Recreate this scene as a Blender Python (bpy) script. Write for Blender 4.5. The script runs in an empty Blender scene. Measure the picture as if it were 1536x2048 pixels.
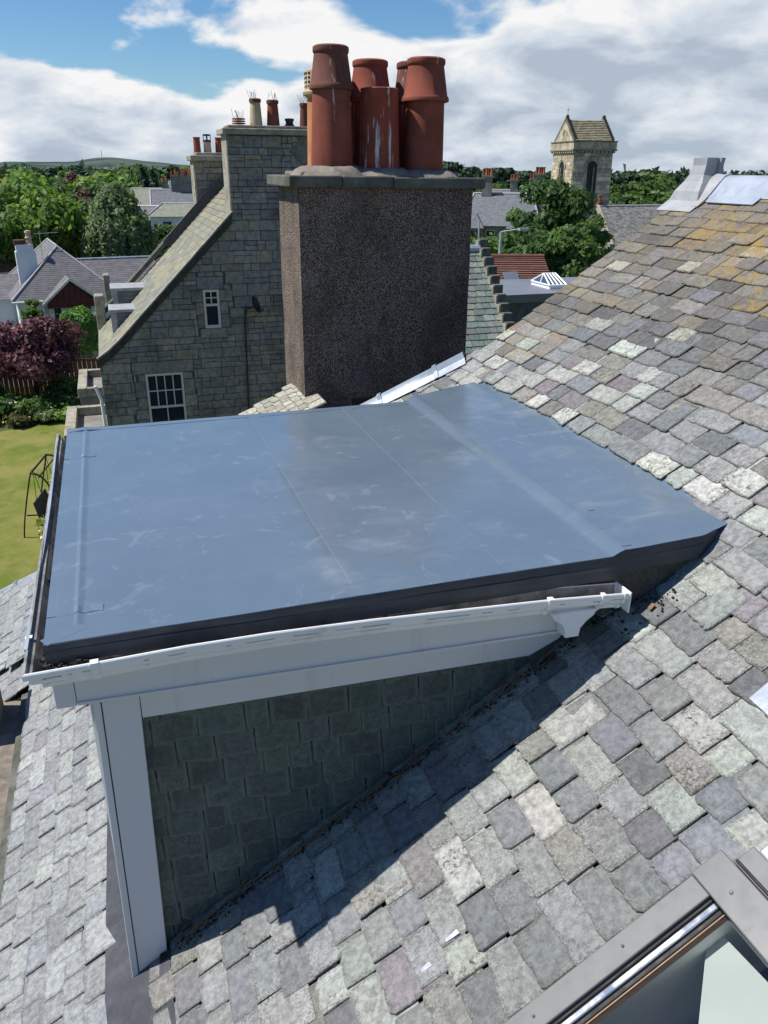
import bpy, bmesh, math, random
import numpy as np
from mathutils import Vector, Matrix, noise as mnoise

# ------------------------------------------------------------------ camera, sky, sun, exposure
scene = bpy.context.scene
CH = 9.5                       # eye height above the garden; all coordinates below are relative to the eye
CX, CY, F = 768.0, 1024.0, 1590.0
PITCH = math.atan((1024 - 340) / F); ROLL = math.radians(0.4); AZ = math.radians(71.5)
# x = up-slope direction of the house roof, y = along its ridge, z = up
_b = np.array([math.sin(AZ), math.cos(AZ), 0]); _a = np.array([-math.cos(AZ), math.sin(AZ), 0])
def _w2l(v): return np.array([v @ _b, v @ _a, v[2]])
_fw = np.array([0, math.cos(PITCH), -math.sin(PITCH)]); _up0 = np.array([0, math.sin(PITCH), math.cos(PITCH)]); _x0 = np.array([1., 0, 0])
_rt = math.cos(ROLL) * _x0 + math.sin(ROLL) * _up0; _up = -math.sin(ROLL) * _x0 + math.cos(ROLL) * _up0
RT, UP, FW = _w2l(_rt), _w2l(_up), _w2l(_fw)
HF = np.array([FW[0], FW[1], 0]); HF = HF / np.linalg.norm(HF); HR = np.array([HF[1], -HF[0], 0])
def ray(px, py):
    d = (px - CX) * RT - (py - CY) * UP + F * FW
    return d / np.linalg.norm(d)
def atX(px, py, v): q = ray(px, py); return q * (v / q[0])
def atY(px, py, v): q = ray(px, py); return q * (v / q[1])
def atZ(px, py, v): q = ray(px, py); return q * (v / q[2])
def atD(px, py, dist): q = ray(px, py); return q * (dist / (q @ HF))
def proj(P):
    P = np.asarray(P, float); k = P @ FW
    return CX + F * (P @ RT) / k, CY - F * (P @ UP) / k

cam = bpy.data.cameras.new('camera'); co = bpy.data.objects.new('camera', cam); scene.collection.objects.link(co)
cam.sensor_fit = 'VERTICAL'; cam.sensor_height = 24.0; cam.lens = 24.0 * F / 2048.0
cam.clip_start = 0.05; cam.clip_end = 20000
co.matrix_world = Matrix(((RT[0], UP[0], -FW[0], 0), (RT[1], UP[1], -FW[1], 0), (RT[2], UP[2], -FW[2], CH), (0, 0, 0, 1)))
scene.camera = co

SUN = Vector((-0.535, 0.165, 0.828)).normalized()
world = bpy.data.worlds.new('World'); scene.world = world; world.use_nodes = True
def build_world():
    nt = world.node_tree; N = nt.nodes; L = nt.links; N.clear()
    out = N.new('ShaderNodeOutputWorld')
    sky = N.new('ShaderNodeTexSky'); sky.sky_type = 'NISHITA'; sky.sun_disc = False
    sky.sun_elevation = math.asin(SUN.z); sky.sun_rotation = math.atan2(SUN.x, SUN.y)
    sky.air_density = 1.0; sky.dust_density = 0.25; sky.ozone_density = 2.0
    bg = N.new('ShaderNodeBackground'); bg.inputs[1].default_value = 0.085
    hs = N.new('ShaderNodeHueSaturation'); hs.inputs['Saturation'].default_value = 1.2
    gd = N.new('ShaderNodeMix'); gd.data_type = 'RGBA'; gd.blend_type = 'MULTIPLY'; gd.inputs['Factor'].default_value = 1.0; gd.inputs['B'].default_value = (0.74, 0.92, 1.08, 1)
    L.new(sky.outputs[0], hs.inputs['Color']); L.new(hs.outputs[0], gd.inputs['A']); L.new(gd.outputs['Result'], bg.inputs[0])
    tc = N.new('ShaderNodeTexCoord'); sep = N.new('ShaderNodeSeparateXYZ'); L.new(tc.outputs['Generated'], sep.inputs[0])
    def mth(op, a, b=None, clamp=False):
        m = N.new('ShaderNodeMath'); m.operation = op; m.use_clamp = clamp
        for i, v in enumerate((a, b)):
            if v is None: continue
            if isinstance(v, (int, float)): m.inputs[i].default_value = v
            else: L.new(v, m.inputs[i])
        return m.outputs[0]
    zz = mth('ADD', mth('MAXIMUM', sep.outputs[2], 0.0), CLOUD['flat'])
    cmb = N.new('ShaderNodeCombineXYZ')
    L.new(mth('DIVIDE', sep.outputs[0], zz), cmb.inputs[0]); L.new(mth('DIVIDE', sep.outputs[1], zz), cmb.inputs[1])
    def noise(scale, det, rough, off, dist=0.0):
        mp = N.new('ShaderNodeMapping'); mp.inputs['Location'].default_value = off
        L.new(cmb.outputs[0], mp.inputs[0])
        n = N.new('ShaderNodeTexNoise'); n.inputs['Scale'].default_value = scale; n.inputs['Detail'].default_value = det
        n.inputs['Roughness'].default_value = rough; n.inputs['Distortion'].default_value = dist
        L.new(mp.outputs[0], n.inputs['Vector']); return n.outputs[0]
    big = noise(CLOUD['scale'], 7, 0.50, CLOUD['off'], 0.25)
    # cumulus: dense towards the horizon, broken overhead, clearing towards the west
    zc = mth('MAXIMUM', sep.outputs[2], 0.0)
    lowz = mth('MULTIPLY', mth('MAXIMUM', mth('SUBTRACT', 0.15, zc), 0.0), CLOUD['low'])
    high = mth('MULTIPLY', mth('MINIMUM', mth('SUBTRACT', zc, 0.15), 0.35), -CLOUD['high'])
    high = mth('MINIMUM', high, 0.0)
    cov = mth('ADD', mth('ADD', big, mth('MULTIPLY', sep.outputs[0], CLOUD['east'])), mth('ADD', lowz, high))
    rp = N.new('ShaderNodeMapRange'); rp.interpolation_type = 'SMOOTHSTEP'
    rp.inputs['From Min'].default_value = CLOUD['t0']; rp.inputs['From Max'].default_value = CLOUD['t1']
    L.new(cov, rp.inputs[0])
    det = noise(CLOUD['scale'] * 2.6, 7, 0.56, (4.1, 2.3, 0.0), 0.3)
    # bright billowing edges, grey flat undersides where the cloud is thick
    thick = N.new('ShaderNodeMapRange'); thick.inputs['From Min'].default_value = CLOUD['t1']; thick.inputs['From Max'].default_value = CLOUD['t1'] + 0.22
    thick.inputs['To Min'].default_value = 0.18; thick.inputs['To Max'].default_value = -0.145; L.new(cov, thick.inputs[0])
    cr = N.new('ShaderNodeValToRGB')
    cr.color_ramp.elements[0].position = 0.28; cr.color_ramp.elements[0].color = (0.47, 0.55, 0.66, 1)
    cr.color_ramp.elements[1].position = 0.64; cr.color_ramp.elements[1].color = (1.0, 1.0, 1.0, 1)
    e = cr.color_ramp.elements.new(0.46); e.color = (0.70, 0.77, 0.86, 1)
    L.new(mth('ADD', det, thick.outputs[0]), cr.inputs[0])
    bg2 = N.new('ShaderNodeBackground'); L.new(cr.outputs[0], bg2.inputs[0]); bg2.inputs[1].default_value = 0.77
    mx = N.new('ShaderNodeMixShader'); L.new(rp.outputs[0], mx.inputs[0]); L.new(bg.outputs[0], mx.inputs[1]); L.new(bg2.outputs[0], mx.inputs[2])
    L.new(mx.outputs[0], out.inputs[0])
CLOUD = dict(scale=1.7, flat=0.36, off=(14.4, 1.6, 0.0), low=1.95, high=2.0, east=0.38, t0=0.543, t1=0.597)
build_world()
sl = bpy.data.lights.new('sun', 'SUN'); sl.energy = 4.8; sl.angle = math.radians(0.53); sl.color = (1.0, 0.965, 0.905)
so = bpy.data.objects.new('sun', sl); scene.collection.objects.link(so)
so.rotation_euler = SUN.to_track_quat('Z', 'Y').to_euler(); so.location = (-30, 10, 60)
vs = scene.view_settings; vs.view_transform = 'Standard'; vs.look = 'None'; vs.exposure = 0.27; vs.gamma = 1.0; vs.use_curve_mapping = False
scene.render.engine = 'CYCLES'
scene.cycles.use_denoising = True
scene.cycles.max_bounces = 6; scene.cycles.transparent_max_bounces = 12

# ------------------------------------------------------------------ helpers
COL = scene.collection
ORG = {}
R = random.Random(11)
def org(o): return ORG.get(o.name, np.zeros(3)) if o is not None else np.zeros(3)
def tag(o, label=None, cat=None, group=None, kind=None):
    if label: o['label'] = label
    if cat: o['category'] = cat
    if group: o['group'] = group
    if kind: o['kind'] = kind
    return o
def thing(name, label, cat, loc, group=None):
    o = bpy.data.objects.new(name, None); COL.objects.link(o); o.empty_display_size = 0.3
    o.location = (loc[0], loc[1], loc[2] + CH); ORG[o.name] = np.array([loc[0], loc[1], loc[2]], float)
    return tag(o, label, cat, group)
class MB:
    def __init__(s, M=None): s.v = []; s.f = []; s.M = M; s.t = []; s.x = []
    def p(s, q):
        q = Vector(q)
        return tuple(s.M @ q) if s.M is not None else tuple(q)
    def add(s, vs_, fs, tint=None, aux=None):
        o = len(s.v); s.v += [s.p(q) for q in vs_]; s.f += [tuple(i + o for i in f) for f in fs]
        if tint is not None: s.t += [tint] * len(vs_); s.x += (aux if isinstance(aux, list) else [aux or (0, 0, 0)] * len(vs_))
        return s
    def box(s, x0, x1, y0, y1, z0, z1, **k):
        v = [(x0, y0, z0), (x1, y0, z0), (x1, y1, z0), (x0, y1, z0), (x0, y0, z1), (x1, y0, z1), (x1, y1, z1), (x0, y1, z1)]
        return s.add(v, [(0, 3, 2, 1), (4, 5, 6, 7), (0, 1, 5, 4), (1, 2, 6, 5), (2, 3, 7, 6), (3, 0, 4, 7)], **k)
    def hexa(s, b4, t4, **k):
        return s.add(list(b4) + list(t4), [(0, 3, 2, 1), (4, 5, 6, 7), (0, 1, 5, 4), (1, 2, 6, 5), (2, 3, 7, 6), (3, 0, 4, 7)], **k)
    def quad(s, a, b, c, d, **k): return s.add([a, b, c, d], [(0, 1, 2, 3)], **k)
    def slab(s, pts, off, **k):          # polygon extruded by a vector
        n = len(pts); off = Vector(off); v = [Vector(p) for p in pts] + [Vector(p) + off for p in pts]
        f = [tuple(range(n - 1, -1, -1)), tuple(range(n, 2 * n))] + [(i, (i + 1) % n, (i + 1) % n + n, i + n) for i in range(n)]
        return s.add(v, f, **k)
    def tube(s, pts, r, seg=8, **k):
        pts = [Vector(p) for p in pts]; rs = r if isinstance(r, (list, tuple)) else [r] * len(pts)
        v = []; up = Vector((0.13, 0.21, 0.97))
        for i, p in enumerate(pts):
            t = (pts[min(i + 1, len(pts) - 1)] - pts[max(i - 1, 0)]).normalized()
            u = t.cross(up)
            if u.length < 1e-3: u = t.cross(Vector((1, 0, 0)))
            u.normalize(); w = t.cross(u)
            for j in range(seg):
                a = 2 * math.pi * j / seg; v.append(p + (u * math.cos(a) + w * math.sin(a)) * rs[i])
        f = []
        for i in range(len(pts) - 1):
            for j in range(seg): f.append((i * seg + j, i * seg + (j + 1) % seg, (i + 1) * seg + (j + 1) % seg, (i + 1) * seg + j))
        f.append(tuple(range(seg))[::-1]); f.append(tuple(range((len(pts) - 1) * seg, len(pts) * seg)))
        return s.add(v, f, **k)
    def lathe(s, c, prof, seg=40, wob=0.0, lean=(0, 0), **k):
        v = []; ph = R.random() * 6
        for (r, z) in prof:
            for j in range(seg):
                a = 2 * math.pi * j / seg; rr = r * (1 + wob * math.sin(2 * a + ph) + wob * .5 * math.sin(5 * a + ph * 2 + z * 3))
                v.append((c[0] + rr * math.cos(a) + lean[0] * z, c[1] + rr * math.sin(a) + lean[1] * z, c[2] + z))
        f = []
        for i in range(len(prof) - 1):
            for j in range(seg): f.append((i * seg + j, i * seg + (j + 1) % seg, (i + 1) * seg + (j + 1) % seg, (i + 1) * seg + j))
        return s.add(v, f, **k)
    def sweep(s, prof, pts, outs, closed=True, cap=True, **k):   # profile (out, up) along pts
        n = len(prof); v = []
        for p, o in zip(pts, outs):
            for (x, z) in prof: v.append((p[0] + o[0] * x, p[1] + o[1] * x, p[2] + z))
        f = []
        for i in range(len(pts) - 1):
            for j in range(n if closed else n - 1): f.append((i * n + j, i * n + (j + 1) % n, (i + 1) * n + (j + 1) % n, (i + 1) * n + j))
        if cap and closed: f.append(tuple(range(n))[::-1]); f.append(tuple(range((len(pts) - 1) * n, len(pts) * n)))
        return s.add(v, f, **k)
    def build(s, name, mat, parent=None, smooth=False, bevel=0.0, kind=None):
        me = bpy.data.meshes.new(name)
        o = bpy.data.objects.new(name, me); COL.objects.link(o)
        g = org(parent)
        off = (-g[0], -g[1], -g[2]) if parent is not None else (0, 0, CH)
        me.from_pydata([(q[0] + off[0], q[1] + off[1], q[2] + off[2]) for q in s.v], [], s.f)
        if s.t:
            for nm, dat in (('tint', s.t), ('aux', s.x)):
                at = me.attributes.new(nm, 'FLOAT_COLOR', 'POINT')
                at.data.foreach_set('color', np.array([(c[0], c[1], c[2], c[3] if len(c) > 3 else 1.0) for c in dat], dtype=np.float32).ravel())
        bm = bmesh.new(); bm.from_mesh(me); bmesh.ops.recalc_face_normals(bm, faces=bm.faces); bm.to_mesh(me); bm.free()
        me.materials.append(mat)
        if smooth:
            me.polygons.foreach_set('use_smooth', [True] * len(me.polygons))
            try: me.set_sharp_from_angle(angle=math.radians(38))
            except Exception: pass
        if bevel > 0:
            m = o.modifiers.new('edge', 'BEVEL'); m.width = bevel; m.segments = 2; m.limit_method = 'ANGLE'; m.angle_limit = math.radians(35)
        if parent is not None: o.parent = parent; ORG[o.name] = g
        if kind: o['kind'] = kind
        me.update()
        return o
def clip(poly, nx, ny, d):               # keep nx*x+ny*y <= d
    out = []
    for i in range(len(poly)):
        a, b = poly[i], poly[(i + 1) % len(poly)]
        da = nx * a[0] + ny * a[1] - d; db = nx * b[0] + ny * b[1] - d
        if da <= 0: out.append(a)
        if (da < 0 < db) or (db < 0 < da):
            t = da / (da - db); out.append((a[0] + t * (b[0] - a[0]), a[1] + t * (b[1] - a[1])))
    return out
def stone(mb, poly, O, U, V, Nn, proud, bev=0.012, back=-0.03, tint=None, aux=None):
    n = len(poly); cx = sum(p[0] for p in poly) / n; cy = sum(p[1] for p in poly) / n
    O, U, V, Nn = Vector(O), Vector(U), Vector(V), Vector(Nn)
    def ring(ins, h):
        r = []
        for p in poly:
            dx, dy = p[0] - cx, p[1] - cy; l = math.hypot(dx, dy) or 1; k = max(0, 1 - ins * 1.41 / l)
            r.append(O + U * (cx + dx * k) + V * (cy + dy * k) + Nn * h)
        return r
    v = ring(0, back) + ring(0, proud - bev) + ring(bev, proud)
    f = []
    for k in range(2):
        for i in range(n): f.append((k * n + i, k * n + (i + 1) % n, (k + 1) * n + (i + 1) % n, (k + 1) * n + i))
    f.append(tuple(range(2 * n, 3 * n)))
    mb.add(v, f, tint=tint, aux=aux)

# ------------------------------------------------------------------ materials
class NT:
    def __init__(s, name):
        s.m = bpy.data.materials.new(name); s.m.use_nodes = True; s.t = s.m.node_tree; s.N = s.t.nodes; s.L = s.t.links
        s.b = s.N['Principled BSDF']; s.out = s.N['Material Output']
    def new(s, k, **kw):
        n = s.N.new(k)
        for a, v in kw.items(): setattr(n, a, v)
        return n
    def pos(s, scale=(1, 1, 1), obj=False, rot=(0, 0, 0)):
        mp = s.new('ShaderNodeMapping'); mp.inputs['Scale'].default_value = scale; mp.inputs['Rotation'].default_value = rot
        if obj: c = s.new('ShaderNodeTexCoord'); s.L.new(c.outputs['Object'], mp.inputs[0])
        else: c = s.new('ShaderNodeNewGeometry'); s.L.new(c.outputs['Position'], mp.inputs[0])
        return mp.outputs[0]
    def noise(s, vec, scale, detail=5, rough=.55, dist=0):
        n = s.new('ShaderNodeTexNoise'); n.inputs['Scale'].default_value = scale; n.inputs['Detail'].default_value = detail
        n.inputs['Roughness'].default_value = rough; n.inputs['Distortion'].default_value = dist
        if vec is not None: s.L.new(vec, n.inputs['Vector'])
        return n.outputs[0]
    def voro(s, vec, scale, feature='F1', out='Distance'):
        n = s.new('ShaderNodeTexVoronoi'); n.feature = feature; n.inputs['Scale'].default_value = scale
        if vec is not None: s.L.new(vec, n.inputs['Vector'])
        return n.outputs[out]
    def ramp(s, v, lo, hi, a=0.0, b=1.0, smooth=True):
        n = s.new('ShaderNodeMapRange'); n.interpolation_type = 'SMOOTHSTEP' if smooth else 'LINEAR'
        for i, x in zip(('From Min', 'From Max', 'To Min', 'To Max'), (lo, hi, a, b)): n.inputs[i].default_value = x
        s.L.new(v, n.inputs[0]); return n.outputs[0]
    def math(s, op, a, b=None, clamp=False):
        m = s.new('ShaderNodeMath', operation=op, use_clamp=clamp)
        for i, v in enumerate((a, b)):
            if v is None: continue
            if isinstance(v, (int, float)): m.inputs[i].default_value = v
            else: s.L.new(v, m.inputs[i])
        return m.outputs[0]
    def mix(s, f, a, b, mode='MIX'):
        m = s.new('ShaderNodeMix', data_type='RGBA', blend_type=mode)
        for sock, v in ((m.inputs['Factor'], f), (m.inputs['A'], a), (m.inputs['B'], b)):
            if isinstance(v, (int, float)): sock.default_value = v
            elif isinstance(v, tuple): sock.default_value = (v[0], v[1], v[2], 1)
            else: s.L.new(v, sock)
        return m.outputs['Result']
    def attr(s, name):
        n = s.new('ShaderNodeAttribute', attribute_name=name); return n
    def bump(s, h, strength, dist, prev=None):
        n = s.new('ShaderNodeBump'); n.inputs['Strength'].default_value = strength; n.inputs['Distance'].default_value = dist
        s.L.new(h, n.inputs['Height'])
        if prev is not None: s.L.new(prev, n.inputs['Normal'])
        return n.outputs[0]
    def set(s, **k):
        names = dict(col='Base Color', rough='Roughness', spec='Specular IOR Level', metal='Metallic', normal='Normal', trans='Transmission Weight', ior='IOR', coat='Coat Weight')
        for a, v in k.items():
            i = s.b.inputs[names[a]]
            if isinstance(v, (int, float)): i.default_value = v
            elif isinstance(v, tuple): i.default_value = (v[0], v[1], v[2], 1)
            else: s.L.new(v, i)
        return s
def mat_plain(name, col, rough=.6, var=.22, scale=6, bump=.25, bscale=60, bdist=.004, metal=0, spec=.5, stain=None, stain_amt=.5, sscale=3, stretch=(1, 1, 1)):
    n = NT(name); p = n.pos(stretch)
    v = n.noise(p, scale, 6, .6)
    c = n.mix(n.ramp(v, .25, .75, 0, 1), tuple(x * (1 - var) for x in col), tuple(min(1, x * (1 + var)) for x in col))
    if stain:
        w = n.noise(p, sscale, 7, .62); c = n.mix(n.ramp(w, .46, .66, 0, stain_amt), c, stain)
    n.set(col=c, rough=n.ramp(n.noise(p, scale * 2.3), .3, .7, max(.05, rough - .1), min(1, rough + .12)), spec=spec, metal=metal)
    if bump > 0: n.set(normal=n.bump(n.noise(p, bscale, 6, .65), bump, bdist))
    return n.m
def mat_slate(name, rough=.55, bscale=70, rot=33.5, rim=(.075, .068, .055), rim_amt=.62):
    n = NT(name); g = n.pos(); t = n.attr('tint'); x = n.attr('aux'); sx = n.new('ShaderNodeSeparateColor'); n.L.new(x.outputs['Color'], sx.inputs[0])
    # every slate samples its own patch of the noise
    off = n.new('ShaderNodeVectorMath', operation='MULTIPLY_ADD'); n.L.new(t.outputs['Color'], off.inputs[0]); off.inputs[1].default_value = (137, 253, 171); n.L.new(g, off.inputs[2]); p = off.outputs[0]
    c = t.outputs['Color']
    grain = n.noise(p, 34, 5, .72)
    c = n.mix(n.ramp(grain, .30, .72), n.mix(1.0, c, (.62, .62, .64), 'MULTIPLY'), n.mix(1.0, c, (1.30, 1.30, 1.28), 'MULTIPLY'))
    edge = n.ramp(n.math('ADD', x.outputs['Alpha'], n.math('MULTIPLY', n.math('SUBTRACT', grain, .5), 1.1)), .15, .75, 1, 0)
    cloud = n.noise(p, 6.5, 3, .55)                       # smooth clean patches against crusted ones
    crust = n.ramp(n.math('ADD', n.math('MULTIPLY', cloud, .75), n.math('ADD', n.math('MULTIPLY', grain, .25), n.math('MULTIPLY', edge, .14))), .38, .58)
    fine = n.noise(p, 120, 4, .80)
    lich = n.math('MULTIPLY', n.math('MULTIPLY', n.ramp(fine, .42, .66), crust), sx.outputs[0])
    c = n.mix(n.math('MULTIPLY', lich, .75), c, n.mix(.55, (.42, .425, .39), n.mix(1.0, t.outputs['Color'], (1.9, 1.9, 1.85), 'MULTIPLY')))
    pit = n.math('MULTIPLY', n.ramp(fine, .46, .36), n.math('MULTIPLY', crust, sx.outputs[0])); c = n.mix(n.math('MULTIPLY', pit, .4), c, (.05, .05, .048))
    c = n.mix(n.math('MULTIPLY', n.math('MULTIPLY', edge, n.ramp(fine, .62, .40)), rim_amt), c, rim)
    dk = n.math('MULTIPLY', n.ramp(n.noise(p, 52, 6, .80), .49, .60), n.ramp(n.noise(p, 8, 3, .55), .42, .60))
    c = n.mix(n.math('MULTIPLY', dk, sx.outputs[1]), c, (.060, .050, .036))
    og = n.ramp(n.noise(p, 11, 5, .65), .36, .58)
    c = n.mix(n.math('MULTIPLY', og, sx.outputs[2]), c, n.mix(n.ramp(fine, .35, .65), (.17, .13, .05), (.40, .24, .05)))
    hh = n.math('ADD', n.math('MULTIPLY', fine, .5), n.math('ADD', grain, n.math('MULTIPLY', cloud, .8)))
    cr_ = n.ramp(n.noise(n.pos((5, 70, 5), rot=(0, math.radians(rot), 0)), 1.0, 4, .7), .60, .66, 0, .45); c = n.mix(n.math('MULTIPLY', cr_, crust), c, (.07, .068, .062))
    n.set(col=c, rough=n.ramp(grain, .3, .7, rough - .08, rough + .2), spec=.4, normal=n.bump(hh, .9, .007))
    return n.m
def mat_tint(name, rough=.85, bscale=30, bdist=.012, scale=9, dark=(.06, .058, .055), dark_amt=.75, warm=None):
    n = NT(name); p = n.pos(); t = n.attr('tint'); c = t.outputs['Color']
    c = n.mix(n.ramp(n.noise(p, scale, 7, .65), .28, .72), n.mix(1.0, c, (.62, .62, .63), 'MULTIPLY'), n.mix(1.0, c, (1.3, 1.3, 1.28), 'MULTIPLY'))
    c = n.mix(n.ramp(n.noise(p, .9, 6, .65), .50, .76, 0, dark_amt), c, dark)
    n.set(col=c, rough=rough, spec=.25, normal=n.bump(n.noise(p, bscale, 7, .7), .7, bdist))
    return n.m
def mat_leaf(name, c1, c2, trans=.45, scale=.9):
    n = NT(name); p = n.pos()
    oi = n.new('ShaderNodeObjectInfo')
    v = n.math('ADD', n.noise(p, scale, 3, .6), n.math('MULTIPLY', n.math('SUBTRACT', oi.outputs['Random'], .5), .28))
    w = n.noise(p, 9, 2, .5)
    c1 = tuple((x * .85 + sum(c1) / 3 * .15) * 1.5 for x in c1); c2 = tuple((x * .85 + sum(c2) / 3 * .15) * 1.5 for x in c2)
    c = n.mix(n.ramp(n.math('ADD', n.math('MULTIPLY', v, .6), n.math('MULTIPLY', w, .4)), .36, .64), c1, c2)
    n.set(col=c, rough=.55, spec=.35)
    tr = n.new('ShaderNodeBsdfTranslucent'); n.L.new(n.mix(1.0, c, (1.25, 1.35, .7), 'MULTIPLY'), tr.inputs[0])
    mx = n.new('ShaderNodeMixShader'); mx.inputs[0].default_value = trans
    n.L.new(n.b.outputs[0], mx.inputs[1]); n.L.new(tr.outputs[0], mx.inputs[2]); n.L.new(mx.outputs[0], n.out.inputs[0])
    return n.m
def mat_membrane():
    n = NT('grey roofing membrane'); p = n.pos()
    base = n.mix(n.ramp(n.noise(p, 1.6, 6, .6), .25, .75), (.118, .160, .206), (.142, .186, .230))
    smear = n.ramp(n.noise(n.pos((1.3, 2.3, 1), rot=(0, 0, .5)), 1.9, 8, .70, .5), .46, .82, 0, .50)
    patch = n.ramp(n.noise(p, .95, 3, .5), .46, .70, .04, .85)
    c = n.mix(n.math('MULTIPLY', smear, patch), base, (.40, .43, .45))
    ring = n.ramp(n.noise(p, 3.2, 8, .7, 2.2), .57, .66, 0, .30); c = n.mix(ring, c, (.30, .33, .36))
    scr = n.ramp(n.noise(n.pos((3, 46, 1), rot=(0, 0, .35)), 1.0, 9, .75, .4), .66, .74, 0, .3); c = n.mix(n.math('MULTIPLY', scr, n.ramp(n.noise(p, 2.1, 3), .5, .66)), c, (.42, .45, .48))
    scr2 = n.ramp(n.noise(n.pos((52, 4, 1), rot=(0, 0, .2)), 1.0, 9, .75, .4), .69, .74, 0, .5); c = n.mix(n.math('MULTIPLY', scr2, n.ramp(n.noise(p, 1.7, 3), .5, .66)), c, (.40, .43, .46))
    r = n.math('ADD', n.ramp(n.noise(p, 2.4, 6, .6), .3, .7, .11, .22), n.math('MULTIPLY', smear, .25))
    h = n.math('ADD', n.noise(p, 2.6, 4, .5), n.math('MULTIPLY', n.noise(p, 24, 4, .5), .06))
    n.set(col=c, rough=r, spec=1.0, ior=1.6, normal=n.bump(h, .22, .02))
    return n.m
def mat_roughcast():
    n = NT('grey roughcast harling'); p = n.pos()
    v = n.voro(p, 105); cell = n.voro(p, 105, out='Color')
    sc = n.new('ShaderNodeSeparateColor'); n.L.new(cell, sc.inputs[0])
    c = n.mix(sc.outputs[0], (.29, .215, .17), (.56, .455, .375))
    c = n.mix(n.ramp(v, .30, .62), c, (.09, .068, .056))
    blot = n.ramp(n.noise(n.pos((1, 1, .5)), 3.2, 6, .66), .42, .68, 0, .66)
    c = n.mix(n.math('MULTIPLY', blot, n.ramp(n.noise(p, 30, 3, .6), .3, .55, .5, 1)), c, (.078, .062, .052))
    drip = n.ramp(n.noise(n.pos((5, 5, .35)), 1, 5, .6), .55, .75, 0, .5); c = n.mix(drip, c, (.052, .050, .042))
    pale = n.ramp(n.noise(n.pos((1.4, 1.4, 1)), 1.7, 5, .6), .55, .75, 0, .35); c = n.mix(pale, c, (.40, .36, .31))
    n.set(col=c, rough=.95, spec=.15, normal=n.bump(n.math('SUBTRACT', 1.0, v), 1.0, .014))
    return n.m
def mat_terracotta(name, col, streak=0.0, dark=.3):
    n = NT(name); p = n.pos()
    c = n.mix(n.ramp(n.noise(p, 5, 6, .6), .3, .7), tuple(x * .82 for x in col), tuple(x * 1.15 for x in col))
    c = n.mix(n.ramp(n.noise(n.pos((6, 6, 1.2)), 1, 7, .65), .48, .75, 0, dark), c, (.07, .035, .028))
    st = n.ramp(n.noise(n.pos((19, 19, 1.3)), 1, 6, .72), .60 - min(streak, 1.5) * .035, .66 - min(streak, 1.5) * .03, 0, 1.0)
    st = n.math('MULTIPLY', st, n.ramp(n.noise(n.pos((3.5, 3.5, .6)), 1.0, 2), .50 - streak * .08, .60 - streak * .08))
    c = n.mix(n.math('MULTIPLY', st, min(.92, .3 + streak)), c, (.62, .60, .56))
    n.set(col=c, rough=.82, spec=.25, normal=n.bump(n.noise(p, 70, 6, .6), .25, .003))
    return n.m
def mat_lead(name, col=(.42, .45, .50), rough=.42):
    n = NT(name); p = n.pos()
    c = n.mix(n.ramp(n.noise(p, 4, 7, .6), .3, .7), tuple(x * .8 for x in col), tuple(x * 1.15 for x in col))
    c = n.mix(n.ramp(n.noise(p, 11, 8, .7), .58, .72, 0, .5), c, (.62, .62, .62))
    n.set(col=c, rough=rough, metal=.25, normal=n.bump(n.noise(p, 12, 4), .35, .01)); return n.m
def mat_glass(name, tint=(.02, .03, .045)):
    n = NT(name); n.set(col=tint, rough=.06, spec=.6); return n.m
def mat_thin_glass(name):
    n = NT(name); tr = n.new('ShaderNodeBsdfTransparent'); tr.inputs[0].default_value = (.82, .85, .85, 1)
    gl = n.new('ShaderNodeBsdfGlossy'); gl.inputs['Roughness'].default_value = .02
    fr = n.new('ShaderNodeFresnel'); fr.inputs[0].default_value = 1.7
    mx = n.new('ShaderNodeMixShader'); n.L.new(fr.outputs[0], mx.inputs[0]); n.L.new(tr.outputs[0], mx.inputs[1]); n.L.new(gl.outputs[0], mx.inputs[2]); n.L.new(mx.outputs[0], n.out.inputs[0])
    return n.m
def mat_rows(name, c1, c2, sx, sz, mortar=.03, rough=.8, rot=(0, 0, 0)):    # far roofs: pieces too small to pick apart
    n = NT(name); tc = n.new('ShaderNodeUVMap') if False else None
    p = n.pos((1, 1, 1), obj=False, rot=rot)
    v = n.noise(p, 3, 6, .6); w = n.noise(n.pos((2, 2, 14)), 1, 4, .6)
    c = n.mix(n.ramp(n.math('ADD', n.math('MULTIPLY', v, .5), n.math('MULTIPLY', w, .5)), .32, .68), c1, c2)
    wv = n.new('ShaderNodeTexWave', wave_type='BANDS', bands_direction='Z'); wv.inputs['Scale'].default_value = sz; wv.inputs['Distortion'].default_value = .35; wv.inputs['Detail'].default_value = 2
    n.L.new(p, wv.inputs['Vector'])
    c = n.mix(n.ramp(wv.outputs[1], .0, .2, .45, 0), c, tuple(x * .35 for x in c1))
    n.set(col=c, rough=rough, spec=.3, normal=n.bump(wv.outputs[1], .5, .02)); return n.m

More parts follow.
